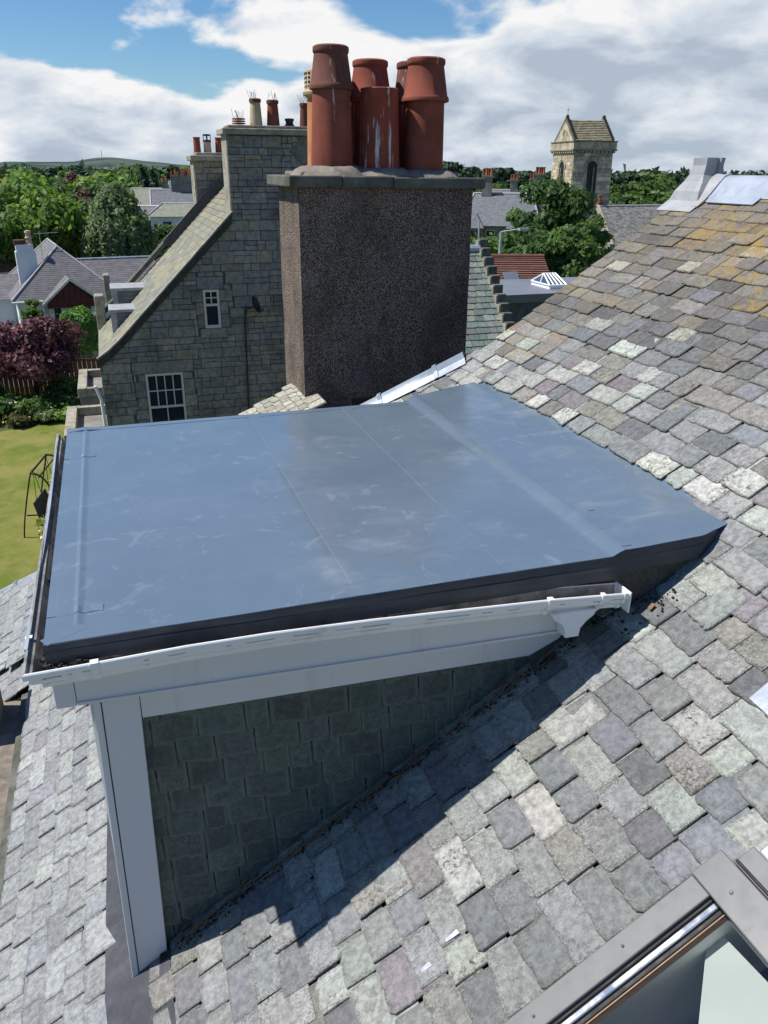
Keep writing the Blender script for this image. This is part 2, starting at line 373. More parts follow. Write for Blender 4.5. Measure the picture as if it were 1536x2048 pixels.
M = {}
M['slate'] = mat_slate('weathered roof slate')
M['slate_dark'] = mat_slate('dark cheek slate', .6, rim=(.20, .225, .19), rim_amt=.55)
M['stone'] = mat_tint('grey buff rubble stone')
M['underlay'] = mat_plain('grit and moss under slates', (.055, .050, .042), .95, .5, 40, .8, 120, .006)
M['joint'] = mat_plain('lime mortar', (.20, .19, .17), .95, .3, 12, .5, 60, .006)
M['mem'] = mat_membrane()
def mat_upvc(name='white upvc', k=1.0):
    n = NT(name); p = n.pos()
    c = n.mix(n.ramp(n.noise(p, 1.5, 4, .5), .3, .7), tuple(x * k for x in (.82, .815, .80)), tuple(x * k for x in (.87, .86, .84)))
    c = n.mix(n.ramp(n.noise(n.pos((9, 9, 1.2)), 1, 6, .65), .54, .74, 0, .30), c, (.38, .39, .36))
    c = n.mix(n.ramp(n.noise(p, 130, 3, .6), .70, .74, 0, .5), c, (.22, .20, .17))
    n.set(col=c, rough=.36, spec=.5, normal=n.bump(n.noise(p, 3, 2), .06, .02)); return n.m
M['upvc'] = mat_upvc()
M['board'] = mat_upvc('shade-toned white boards', .80)  # darker copy of the gutter white: shade below the gutter put into it
M['gut_in'] = mat_plain('dirty gutter lining', (.30, .29, .27), .7, .35, 14, .4, 60, stain=(.10, .09, .07), stain_amt=.8, sscale=9)
M['dirt'] = mat_plain('moss and leaf dirt', (.05, .042, .03), .95, .6, 30, .9, 80, .02)
M['felt'] = mat_plain('brown mineral felt', (.085, .075, .062), .95, .35, 60, .7, 220, .004)
M['trim'] = mat_plain('shade-dark membrane edge', (.020, .029, .046), .40, .25, 3, .15, 8, .01, stain=(.05, .055, .06), stain_amt=.4, sscale=4, spec=.4)  # near-black stands in for shade on the membrane's hanging edge
M['roughcast'] = mat_roughcast()
M['cope'] = mat_plain('mossy coping stone', (.115, .115, .095), .9, .35, 7, .5, 60, .008, stain=(.045, .05, .035), stain_amt=.7, sscale=4)
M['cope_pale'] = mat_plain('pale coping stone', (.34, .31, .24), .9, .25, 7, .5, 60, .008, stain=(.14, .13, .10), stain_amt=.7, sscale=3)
M['haunch'] = mat_plain('mortar haunching', (.22, .185, .15), .95, .3, 9, .6, 40, .01, stain=(.12, .10, .085), stain_amt=.8, sscale=6)
M['terra'] = mat_terracotta('terracotta clay', (.245, .068, .042), .25, .45)
M['terra_red'] = mat_terracotta('streaked red clay', (.265, .062, .036), 1.6, .45)
M['terra_brown'] = mat_terracotta('sooty brown clay', (.16, .062, .045), .55, .5)
M['terra_orange'] = mat_terracotta('pale orange clay', (.50, .21, .09), .3, .1)
M['terra_buff'] = mat_terracotta('buff clay', (.52, .40, .25), .1, .2)
M['lead'] = mat_lead('new lead sheet', (.42, .46, .52), .40)
M['lead_old'] = mat_lead('aged lead sheet', (.38, .385, .39), .65)
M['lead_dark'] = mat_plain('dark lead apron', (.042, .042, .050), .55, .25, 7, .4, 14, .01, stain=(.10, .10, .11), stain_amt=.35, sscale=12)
M['metal_grey'] = mat_plain('grey painted aluminium', (.145, .145, .143), .42, .08, 5, .05, 50, .002, spec=.5)
M['steel'] = mat_plain('bright steel trim', (.75, .74, .72), .22, .05, 3, .0, metal=.9)
M['black'] = mat_plain('black rubber', (.012, .012, .013), .6, .2, 8, .1)
M['white_reveal'] = mat_plain('white painted reveal', (.78, .80, .78), .5, .04, 3, .02)
M['blind'] = mat_plain('pale blind fabric', (.50, .53, .50), .7, .04, 3, .02)
M['pine'] = mat_plain('varnished pine', (.26, .14, .06), .4, .2, 6, .1, stretch=(1, 1, 9))
M['glass'] = mat_glass('dark window glass')
M['skyglass'] = mat_thin_glass('roof window glass')
M['cream'] = mat_plain('cream window paint', (.66, .62, .50), .5, .08, 6, .1)
M['render'] = mat_plain('white wall render', (.74, .75, .76), .9, .06, 2, .3, 50, .004, stain=(.5, .5, .48), stain_amt=.25, sscale=1)
M['iron'] = mat_plain('black ironwork', (.018, .018, .02), .5, .2, 6, .1)
M['plank'] = mat_plain('dark red boards', (.10, .014, .012), .6, .2, 4, .2, stretch=(8, 8, 1))
M['timber'] = mat_plain('brown fence timber', (.085, .045, .025), .8, .3, 5, .3, stretch=(6, 6, 1))
M['orange_timber'] = mat_plain('orange fence timber', (.34, .15, .045), .8, .3, 5, .3, stretch=(6, 6, 1))
M['bark'] = mat_plain('grey brown bark', (.09, .075, .06), .95, .35, 9, .8, 25, .03, stretch=(3, 3, .7))
M['far_slate'] = mat_rows('far purple grey slate', (.115, .11, .12), (.215, .20, .205), 3, 3.0)
M['far_slate2'] = mat_rows('far blue grey slate', (.12, .125, .14), (.22, .225, .24), 3, 3.0)
M['far_slate3'] = mat_rows('far mossy slate', (.17, .18, .14), (.30, .30, .23), 3, 3.0)
M['pantile'] = mat_rows('brown concrete tile', (.15, .07, .05), (.24, .115, .085), 2, 2.0)
M['far_stone'] = mat_plain('far grey stone', (.24, .22, .19), .9, .3, 1.2, .3, 8, .02, stain=(.11, .10, .09), stain_amt=.6, sscale=.8)
M['church_stone'] = mat_tint('buff church stone', .9, 6, .03, 1.4, (.10, .09, .075), .6)
M['flat'] = mat_plain('grey flat roofing', (.17, .185, .21), .5, .12, 1, .1)
M['asphalt'] = mat_plain('grey driveway', (.16, .16, .165), .9, .15, 3, .2)
M['cushion'] = mat_plain('charcoal cushion', (.05, .052, .06), .9, .15, 12, .2)
M['leaf_a'] = mat_leaf('bright green leaves', (0.045, 0.1, 0.012), (0.15, 0.24, 0.035))
M['leaf_b'] = mat_leaf('mid green leaves', (0.028, 0.068, 0.013), (0.095, 0.16, 0.034))
M['leaf_c'] = mat_leaf('grey green leaves', (.065, .10, .04), (.19, .25, .11))
M['leaf_d'] = mat_leaf('dark conifer needles', (0.013, 0.034, 0.015), (0.045, 0.08, 0.032), .15)
M['leaf_p'] = mat_leaf('copper purple leaves', (0.036, 0.012, 0.017), (0.135, 0.045, 0.058), .3, 1.5)
M['leaf_t'] = mat_leaf('clipped bright leaves', (.045, .125, .010), (.12, .27, .025), .3, 2.0)
M['leaf_y'] = mat_leaf('yellow green foliage', (.10, .14, .02), (.28, .26, .05), .3, 3.0)
M['flower'] = mat_leaf('pale flower heads', (.55, .50, .20), (.75, .70, .45), .2, 6.0)
M['flower_pink'] = mat_leaf('pink flowers', (.6, .2, .15), (.75, .45, .42), .2, 6.0)
# ------------------------------------------------------------------ ground
def build_ground():
    me = MB()
    n = 48; ext = 5200.0
    cs = [math.copysign((abs(i / n * 2 - 1)) ** 3 * ext, i / n * 2 - 1) for i in range(n + 1)]
    for j in range(n + 1):
        for i in range(n + 1): me.v.append((cs[i] + 200, cs[j] + 800, -CH))
    for j in range(n):
        for i in range(n): a = j * (n + 1) + i; me.f.append((a, a + 1, a + n + 2, a + n + 1))
    g = NT('rough garden ground'); p = g.pos()
    c = g.mix(g.ramp(g.noise(p, .12, 8, .65), .35, .65), (.045, .075, .022), (.10, .115, .045))
    c = g.mix(g.ramp(g.noise(p, 2.5, 5), .5, .7, 0, .5), c, (.05, .045, .03))
    g.set(col=c, rough=1.0, spec=.1, normal=g.bump(g.noise(p, 8, 5), .6, .05))
    tag(me.build('ground', g.m), kind='structure')
    # lawn of the neighbour's garden
    lw = MB(); nx, ny = 26, 40
    for j in range(ny + 1):
        for i in range(nx + 1):
            x = -16 + 14.6 * i / nx; y = 8 + 25.3 * j / ny
            if j == ny: y += .25 * math.sin(x * 1.7) + .15 * math.sin(x * 4.1)
            lw.v.append((x, y, -CH + .02 + .025 * mnoise.noise(Vector((x * .4, y * .4, 0)))))
    for j in range(ny):
        for i in range(nx): a = j * (nx + 1) + i; lw.f.append((a, a + 1, a + nx + 2, a + nx + 1))
    g = NT('dry summer lawn'); p = g.pos()
    c = g.mix(g.ramp(g.noise(p, .55, 6, .6), .36, .64), (.150, .190, .032), (.280, .255, .080))
    c = g.mix(g.ramp(g.noise(p, 2.2, 6, .65), .50, .72, 0, .6), c, (.27, .235, .09))
    c = g.mix(g.ramp(g.noise(p, 1.4, 6, .6), .56, .74, 0, .6), c, (.07, .13, .016))
    c = g.mix(g.ramp(g.noise(p, 40, 4, .6), .35, .7, 0, .4), c, (.06, .09, .014))
    g.set(col=c, rough=1.0, spec=.1, normal=g.bump(g.noise(p, 60, 5), .8, .03))
    tag(lw.build('lawn', g.m), kind='structure')
    dv = MB(); dv.box(-9, 3, 40.0, 47.5, -CH, -CH + .03); tag(dv.build('driveway', M['asphalt']), kind='structure')
build_ground()

# ------------------------------------------------------------------ the house we stand on
SL = math.radians(33.5); TS, CS, SN = math.tan(SL), math.cos(SL), math.sin(SL)
Z0 = -2.6495 / CS                       # roof height where x = 0
def rz(x): return Z0 + x * TS
RU = Vector((CS, 0, SN)); RV = Vector((0, 1, 0)); RN = Vector((-SN, 0, CS))
EAVE, RIDGE, VERGE = -1.06, 4.62, 5.83
def far_edge(x): return VERGE if x >= 2.7 else VERGE + (2.7 - x) * .567
WIN = (0.35, 1.70, 0.42, 1.49)          # roof window: x0, x1, y0, y1
house = thing('house', 'grey slate-roofed house in the foreground with a flat-roofed dormer', 'house', (0, 3.0, -CH))

def roof_base():
    mb = MB(); d = .03
    def q(x0, x1, ya, yb):              # underlay strip between two x, y limits as functions
        a = [Vector((x0, ya(x0), rz(x0))), Vector((x1, ya(x1), rz(x1))), Vector((x1, yb(x1), rz(x1))), Vector((x0, yb(x0), rz(x0)))]
        mb.slab([p - RN * d for p in a], RN * -.05)
    lo = lambda x: -1.6
    q(-2.0, EAVE, lambda x: 5.95, far_edge)
    q(EAVE, WIN[0], lo, far_edge); q(WIN[0], WIN[1], lo, lambda x: WIN[2]); q(WIN[0], WIN[1], lambda x: WIN[3], far_edge)
    q(WIN[1], 2.7, lo, far_edge); q(2.7, RIDGE, lo, far_edge)
    return mb.build('slate_roof', M['underlay'], house)
roof = roof_base()

SLATE_KINDS = [  # tint, lichen, dark moss, weight
    ((.165, .169, .163), .95, .40, 30), ((.105, .109, .116), .55, .30, 24), ((.220, .220, .205), 1.0, .40, 16),
    ((.305, .325, .275), .65, .40, 14), ((.400, .405, .335), .55, 1.0, 10), ((.190, .145, .160), .30, .25, 5),
    ((.155, .162, .185), .20, .15, 14), ((.185, .168, .128), .75, 1.0, 10), ((.240, .250, .242), .50, .35, 10)]
def pick_slate(rng, x, y):
    ks = SLATE_KINDS; w = [k[3] for k in ks]
    if x < -.3: w = [16, 6, 16, 8, 3, 3, 14, 3, 40]
    elif 2.5 < x < 3.05: w = [16, 8, 18, 24, 14, 8, 6, 10, 8]
    elif x >= 3.05: w = [22, 30, 8, 2, 4, 1, 28, 20, 3]
    elif 1.5 < x: w = [28, 14, 20, 18, 10, 5, 8, 9, 8]
    t, l, d, _ = rng.choices(ks, w)[0]
    mu, kk = ((.20, .205, .20), .62) if x < 1.6 else (((.20, .205, .195), .80) if x < 3.05 else ((.165, .165, .165), .85))
    t = tuple(m_ + (c - m_) * kk for c, m_ in zip(t, mu)); g_ = sum(t) / 3; t = tuple(c * .66 + g_ * .34 * f_ for c, f_ in zip(t, (1.0, 1.005, .99)))
    j = rng.uniform(.96, 1.32); t = tuple(c * j * rng.uniform(.97, 1.03) for c in t)
    l *= rng.choice((.25, .6, 1.0, 1.1)); d *= rng.uniform(.2, 1.6)
    o = 0.0
    if x > 3.15: o = max(0, min(.6, (x - 3.2) * .42)) * rng.uniform(.1, 1.2); l *= .8; t = (t[0] * .80, t[1] * .77, t[2] * .73)
    if x > 3.95 and y < 5.2: o = rng.uniform(.25, 1.0)
    if 3.6 < x < 4.1 and y < 5.0 and rng.random() < .22: o = rng.uniform(.4, .8)
    if x > 2.7 and y > 5.1: o = max(o, rng.uniform(0, .4))
    if x < -.3: l *= .5; d *= .5; t = tuple(m_ + (c - m_) * .55 for c, m_ in zip(t, (.225, .230, .235))); t = tuple(c * 1.15 for c in t)  # sky glare on the lower-left slates put into paler, bluer tints
    return t, (min(1, l), min(1, d), o)
def slate_outline(rng, w, Ln, rough=1.0):
    pts = []; hw = w / 2
    c1, c2 = [rng.choice((.003, .004, .006, .009, .018)) * rng.uniform(.5, 1.4) for _ in range(2)]
    skew = rng.uniform(-.008, .008) * rough
    m = 8
    pts.append((-hw, c1 + skew))
    for i in range(m + 1):
        u = i / m; x = -hw + c1 + u * (w - c1 - c2)
        pts.append((x, (rng.gauss(0, .0028) + .004 * (u - .5) ** 2) * rough + skew * (1 - 2 * u)))
    pts.append((hw, c2 - skew))
    pts.append((hw + rng.uniform(-.002, .002), Ln * .3)); pts.append((hw + rng.uniform(-.003, .002), Ln)); pts.append((-hw + rng.uniform(-.002, .003), Ln)); pts.append((-hw + rng.uniform(-.002, .002), Ln * .35))
    return pts
def add_slate(mb, rng, P, U, V, Nn, w, Ln, th, tilt, lift, tint, aux, rough=1.0):
    ol = slate_outline(rng, w, Ln, rough); n = len(ol); rot = rng.gauss(0, .016); cr, sr = math.cos(rot), math.sin(rot); side = rng.uniform(-.03, .03)
    def pt(x, y, h):
        X = x * cr - y * sr; Y = x * sr + y * cr
        return P + V * X + U * Y + Nn * (lift - tilt * Y + side * X + h)
    v = [pt(x, y, 0) for x, y in ol]
    v += [pt(x * 1.0, y + (.0015 if y < .03 else 0), th * rng.uniform(.45, .7)) for x, y in ol]
    ins = .0028
    v += [pt(x - math.copysign(ins * rng.uniform(.5, 1.6), x), y + (ins * rng.uniform(.6, 2.2) if y < .03 else 0), th) for x, y in ol]
    band = min(.030, w * .2)
    v += [pt(max(-w / 2 + band, min(w / 2 - band, x)), min(max(y, band * .9), Ln * .9), th) for x, y in ol]
    f = []
    for k in range(3):
        for i in range(n): f.append((k * n + i, k * n + (i + 1) % n, (k + 1) * n + (i + 1) % n, (k + 1) * n + i))
    f.append(tuple(range(3 * n, 4 * n)))
    mb.add(v, f, tint=tint, aux=[tuple(aux) + (0.0,)] * (3 * n) + [tuple(aux) + (1.0,)] * n)
DORMER_OUT = [(40, 1350), (165, 850), (820, 800), (950, 770), (1450, 1040), (1400, 1085), (1260, 1190), (1130, 1265), (340, 1930), (268, 1955), (190, 1400), (100, 1410)]
def inside(p, poly):
    x, y = p; c = False
    for i in range(len(poly)):
        (x1, y1), (x2, y2) = poly[i], poly[i - 1]
        if (y1 > y) != (y2 > y) and x < (x2 - x1) * (y - y1) / (y2 - y1) + x1: c = not c
    return c
def px_area(P, U, V, w, e):
    c = [proj(P + V * a + U * b) for a, b in ((-w / 2, 0), (w / 2, 0), (w / 2, e), (-w / 2, e))]
    m = (sum(q[0] for q in c) / 4, sum(q[1] for q in c) / 4)
    if not (-30 < m[0] < 1566 and 300 < m[1] < 2080): return 0
    if inside(m, DORMER_OUT): return 0
    return abs(sum(c[i][0] * c[(i + 1) % 4][1] - c[(i + 1) % 4][0] * c[i][1] for i in range(4))) / 2
def lay_slates():
    rng = random.Random(5); items = []
    t = -1.98 / CS; top = (RIDGE - .06) / CS; row = 0
    while t < top:
        k = (t - EAVE / CS) / (top - EAVE / CS)
        e = (.118 + .012 * math.sin(k * 3.0)) * (1 - .10 * max(0, k - .6) / .4) * rng.uniform(.95, 1.05)
        x = t * CS; y = -1.5 + rng.uniform(0, .2); fe = far_edge(x)
        if x < EAVE - .001: y = 5.96
        wy = WIN[3] + .004 if x < 1.56 else WIN[3] - .06
        while y < fe:
            w = min(.34, max(.13, rng.gauss(.205, .042)))
            if WIN[0] - .12 < x < WIN[1] - .01 and -.2 < y + w / 2 < wy: y = wy; continue
            if WIN[0] - .12 < x < WIN[1] - .01 and -.2 < y < wy: w = y + w - wy; y = wy; w = max(w, .1)
            if k > .62: w *= 1.08
            last = y + w > fe - .07
            if last: w = max(.08, fe - y)
            cy = y + w / 2; ok = True
            if -.30 < x < 2.50 and 2.705 + w * .42 < cy < 5.33: ok = False
            if -.42 < x < -.255 and cy < 4.5: ok = False
            if ok: items.append((x, cy, w - rng.choice((.004, .006, .008, .012)), e, t))
            y += w
            if last: break
        t += e; row += 1
    scored = []
    for it in items:
        x, cy, w, e, t = it; P = Vector((x, cy, rz(x)))
        scored.append((px_area(np.array(P), np.array(RU), np.array(RV), w, e), it))
    order = sorted(range(len(scored)), key=lambda i: -scored[i][0]); single = set(order[:300])
    rest = MB(); cnt = 0
    for i, (a, (x, cy, w, e, t)) in enumerate(scored):
        tint, aux = pick_slate(rng, x, cy)
        th = rng.uniform(.006, .012); zl = .016 + rng.uniform(-.003, .006) + (.05 if (cy > 6.45 and x < -.2) else 0)
        P = Vector((x, cy, rz(x)))
        mb = MB() if i in single else rest
        add_slate(mb, rng, P, RU, RV, RN, w, e * 1.85, th, .075 + rng.uniform(-.010, .012), zl, tint, aux)
        if i in single: mb.build('slate', M['slate'], roof)
    rest.build('slates', M['slate'], roof, kind='stuff')
lay_slates()

def roof_trims():
    # lead ridge
    mb = MB(); L = []
    for y in np.linspace(-1.6, 5.52, 30):
        w = .012 * math.sin(y * 2.1)
        L.append(y)
        z = rz(RIDGE)
        mb.v += [(RIDGE - .135, y, rz(RIDGE - .135) + .038 + w * .2), (RIDGE - .045, y, z + .055), (RIDGE - .02, y, z + .085 + w * .2), (RIDGE + .03, y, z + .10), (RIDGE + .08, y, z + .055), (RIDGE + .2, y, z - .06)]
    for i in range(29):
        for j in range(5): a = i * 6 + j; mb.f.append((a, a + 1, a + 7, a + 6))
    o = mb.build('ridge_flashing', M['lead'], house, smooth=True)
    mb = MB()
    for y in (5.5,):
        z = rz(RIDGE)
        mb.slab([(RIDGE - .155, y, rz(RIDGE - .155) + .045), (RIDGE - .05, y, z + .062), (RIDGE - .02, y, z + .098), (RIDGE + .04, y, z + .112), (RIDGE + .04, y, z + .09), (RIDGE - .01, y, z + .07), (RIDGE - .14, y, rz(RIDGE - .14) + .02)], (0, .05, 0))
    mb.build('lap_seam', M['lead'], o)
    mb = MB(); mb.slab([(RIDGE - .2, 4.95, rz(RIDGE - .2) + .035), (RIDGE - .13, 4.95, rz(RIDGE - .13) + .036), (RIDGE - .13, 5.5, rz(RIDGE - .13) + .036), (RIDGE - .2, 5.45, rz(RIDGE - .2) + .035)], RN * .008); mb.build('flashing_tab', M['lead'], o)
    # lead saddle and upstand at the ridge end
    mb = MB(); z = rz(RIDGE); seg = []
    ys = [5.5, 5.6, 5.7, 5.8, 5.92]; hs = [.10, .11, .10, .06, .0]
    for y, h in zip(ys, hs):
        mb.v += [(RIDGE - .30, y + .0, rz(RIDGE - .30) + .035), (RIDGE - .17, y, rz(RIDGE - .17) + .04), (RIDGE - .06, y, z + h * .55), (RIDGE, y, z + h), (RIDGE + .10, y, z + h * .7), (RIDGE + .25, y, z - .12)]
    for i in range(4):
        for j in range(5): a = i * 6 + j; mb.f.append((a, a + 1, a + 7, a + 6))
    sd = mb.build('lead_saddle', M['lead_old'], house, smooth=True)
    mb = MB(); rings = []
    for h, wx, wy, dx in ((-.16, .22, .20, 0), (-.02, .17, .15, 0), (.05, .12, .115, .0), (.10, .098, .088, 0), (.17, .085, .08, .005), (.225, .09, .084, .008)):
        rings.append([(RIDGE + dx + wx * a, 5.74 + wy * b, z + h) for a, b in ((-1, -1), (0, -1.06), (.35, -.82), (.5, -1.05), (1, -.9), (1, 1), (-1, 1))])
    v = [p for r in rings for p in r]; n = 7; f = []
    for k in range(5):
        for i in range(n): f.append((k * n + i, k * n + (i + 1) % n, (k + 1) * n + (i + 1) % n, (k + 1) * n + i))
    f.append(tuple(range(5 * n, 6 * n))); mb.add(v, f); mb.build('lead_upstand', M['lead_old'], sd)
    # hip lead beyond the dormer
    mb = MB(); pts = []
    for x in np.linspace(2.66, -2.0, 28): pts.append(Vector((x, far_edge(x), rz(x))))
    d = (pts[0] - pts[-1]).normalized(); side = d.cross(RN).normalized()
    if side.y > 0: side = -side
    for i, p in enumerate(pts):
        w = .006 * math.sin(i * 1.3)
        mb.v += [tuple(p + side * (.10 + w) + RN * .034), tuple(p + side * .03 + RN * .05), tuple(p + RN * (.085 + w)), tuple(p - side * .05 + RN * .07), tuple(p - side * .12 - RN * .05)]
    for i in range(len(pts) - 1):
        for j in range(4): a = i * 5 + j; mb.f.append((a, a + 1, a + 6, a + 5))
    hip = mb.build('hip_flashing', M['lead'], house, smooth=True)
    for k in (2.45, 2.05, 1.2, -.2, -1.28):
        p = Vector((k, far_edge(k), rz(k))); mb = MB()
        a = [p + side * .112 + RN * .036, p + side * .03 + RN * .056, p + RN * .094, p - side * .05 + RN * .078]
        b = [q + d * .035 for q in a]
        v = a + b + [q + RN * .006 for q in a] + [q + RN * .006 for q in b]
        mb.add(v, [(8, 9, 13, 12), (9, 10, 14, 13), (10, 11, 15, 14), (0, 8, 12, 4), (0, 1, 9, 8), (1, 2, 10, 9), (2, 3, 11, 10), (4, 5, 13, 12), (5, 6, 14, 13), (6, 7, 15, 14)])
        mb.build('lead_clip', M['lead'], hip)
    # verge of the upper roof: board under the slates, back slope
    mb = MB(); mb.slab([(2.6, VERGE - .05, rz(2.6) - .03), (RIDGE, VERGE - .05, rz(RIDGE) - .03), (RIDGE, VERGE - .05, -4.2), (2.6, VERGE - .05, -4.2)], (0, .03, 0)); mb.build('gable_wall', M['roughcast'], house)
    mb = MB()
    mb.slab([(RIDGE, -1.6, rz(RIDGE) - .06), (RIDGE, VERGE, rz(RIDGE) - .06), (RIDGE + 5, VERGE, rz(RIDGE) - .06 - 5 * TS), (RIDGE + 5, -1.6, rz(RIDGE) - .06 - 5 * TS)], (-.02, 0, -.04)); mb.build('back_roof', M['far_slate2'], house)
    mb = MB()   # hip slope falling away beyond the hip lead
    a, b = Vector((2.7, VERGE, rz(2.7) - .04)), Vector((EAVE, far_edge(EAVE), rz(EAVE) - .04))
    mb.slab([a, b, Vector((EAVE, far_edge(EAVE) + .3, b.z - .3)), Vector((2.7, VERGE + 2.3, b.z - .3))], (0, 0, -.05)); mb.build('hip_slope', M['far_slate2'], house)
    # dark lead apron at the foot of the dormer
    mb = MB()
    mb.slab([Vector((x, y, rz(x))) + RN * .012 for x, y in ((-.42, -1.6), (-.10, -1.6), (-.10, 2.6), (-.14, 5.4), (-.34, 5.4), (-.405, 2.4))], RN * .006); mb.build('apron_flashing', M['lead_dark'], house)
    # eaves gutter lined with mossy lead, parapet skew outside it, walls
    mb = MB()
    mb.slab([(EAVE - .02, -1.6, rz(EAVE) - .03), (EAVE + .03, -1.6, rz(EAVE) - .015), (EAVE + .03, 5.95, rz(EAVE) - .015), (EAVE - .02, 5.95, rz(EAVE) - .03)], (0, 0, -.04)); mb.build('valley_lip', M['cope'], house)
    mb = MB(); mb.box(EAVE - .75, EAVE - .015, -1.6, 6.0, rz(EAVE) - .14, rz(EAVE) - .08); mb.build('valley_gutter', M['haunch'], house)
    mb = MB(); mb.box(EAVE - .98, EAVE - .72, -1.6, 8.2, -CH, rz(EAVE) - .05); mb.box(-.5, 4.4, 5.55, 5.7, -CH, -3.9); mb.box(-1.0, 9.4, -1.7, -1.5, -CH, -4.2); mb.build('wall', M['far_stone'], house)
    mb = MB(); mb.box(EAVE - .62, EAVE - .155, 5.50, 5.93, -6.5, -3.42); o = mb.build('gutter_pier', M['cope_pale'], house, bevel=.02)
    # loose lead clips and a patch
    for (px, py) in ((893, 1885), (838, 1950), (1240, 1262)):
        q = ray(px, py); d = -2.63; P = Vector(q * (d / (q @ np.array(RN)))); mb = MB()
        mb.slab([P, P + RV * .012, P + RV * .016 + RU * .055, P + RU * .06 - RV * .004], RN * .003); mb.build('slate_tingle', M['lead'], roof)
    q = ray(1524, 1388); P = Vector(q * (-2.625 / (q @ np.array(RN)))); mb = MB()
    mb.slab([P - RV * .10 - RU * .05, P + RV * .015 - RU * .045, P + RV * .02 + RU * .07, P - RV * .1 + RU * .075], RN * .006); mb.build('lead_patch', M['lead'], roof)
roof_trims()

# ------------------------------------------------------------------ roof window
def roof_window():
    x0, x1, y0, y1 = WIN
    def P(x, y, h): return tuple(Vector((x, y, rz(x))) + RN * h)
    w = thing_part = MB()
    def bar(xa, xb, ya, yb, h0, h1, name, m, par, bevel=.004):
        mb = MB(); mb.hexa([P(xa, ya, h0), P(xb, ya, h0), P(xb, yb, h0), P(xa, yb, h0)], [P(xa, ya, h1), P(xb, ya, h1), P(xb, yb, h1), P(xa, yb, h1)])
        return mb.build(name, m, par, bevel=bevel)
    fr = bar(x0 - .1, x1 - .115, y1 - .085, y1, -.04, .042, 'roof_window', M['metal_grey'], house)
    bar(x1 - .115, x1 - .012, y0 - .3, y1 - .004, -.04, .062, 'top_casing', M['metal_grey'], fr)
    bar(x1 - .008, x1 + .06, y0 - .3, y1 - .045, -.03, .035, 'hood', M['metal_grey'], fr)
    bar(x1 - .004, x1 + .005, y0 - .3, y1 - .05, .03, .045, 'seal', M['black'], fr)
    bar(x0 - .1, x1 + .07, y1 + .001, y1 + .016, -.04, .012, 'shadow_gap', M['black'], fr)
    bar(x1 + .062, x1 + .10, y0 - .3, y1 - .06, -.03, .02, 'head_flashing', M['steel'], fr)
    bar(x0 - .1, x1 - .118, y1 - .098, y1 - .088, -.05, .03, 'gasket', M['black'], fr)
    bar(x0 - .1, x1 - .118, y1 - .122, y1 - .101, -.05, .026, 'steel_trim', M['steel'], fr)
    bar(x0 - .1, x1 - .118, y1 - .140, y1 - .124, -.06, .018, 'inner_gasket', M['black'], fr)
    bar(x0 - .1, x1 - .118, y1 - .145, y1 - .1415, -.06, .014, 'timber_edge', M['pine'], fr, 0)
    mb = MB(); mb.quad(P(x0 - .1, y0 - .3, .008), P(x1 - .118, y0 - .3, .008), P(x1 - .118, y1 - .145, .008), P(x0 - .1, y1 - .145, .008)); mb.build('glass_pane', M['skyglass'], fr)
    # the reveal and blind inside
    mb = MB()
    mb.quad(P(x1 - .119, y1 - .155, .0), P(x1 - .119, y0 - .3, .0), P(x1 - .05, y0 - .3, -.45), P(x1 - .05, y1 - .155, -.45))
    mb.quad(P(x1 - .119, y1 - .155, .0), P(x0 - .1, y1 - .155, 0), P(x0 - .1, y1 - .1, -.5), P(x1 - .05, y1 - .1, -.5))
    mb.build('reveal', M['white_reveal'], fr)
    mb = MB(); mb.hexa([P(x0 - .1, y0 - .3, -.52), P(x1, y0 - .3, -.52), P(x1, y1 - .1, -.52), P(x0 - .1, y1 - .1, -.52)], [P(x0 - .1, y0 - .3, -.5), P(x1, y0 - .3, -.5), P(x1, y1 - .1, -.5), P(x0 - .1, y1 - .1, -.5)]); mb.build('room_floor', M['lead_dark'], fr)
    q = [ray(px, py) for px, py in ((1418, 1842), (1560, 1990), (1680, 2200), (1380, 2200), (1397, 2048))]; pts = [Vector(v * ((-2.6495 - .075) / (v @ np.array(RN)))) for v in q]
    mb = MB(); mb.slab(pts, -RN * .01); mb.build('blind', M['blind'], fr)
    for a, b in ((.42, 1.447), (.72, 1.447), (1.02, 1.447), (1.3, 1.447)):
        mb = MB(); mb.lathe(P(a + .3, b, .043), [(.0, .006), (.004, .005), (.006, 0)], 10); mb.build('screw', M['metal_grey'], fr)
    mb = MB(); mb.lathe(P(1.63, 1.36, .063), [(.0, .008), (.005, .006), (.007, 0)], 12); mb.build('screw', M['steel'], fr)
roof_window()

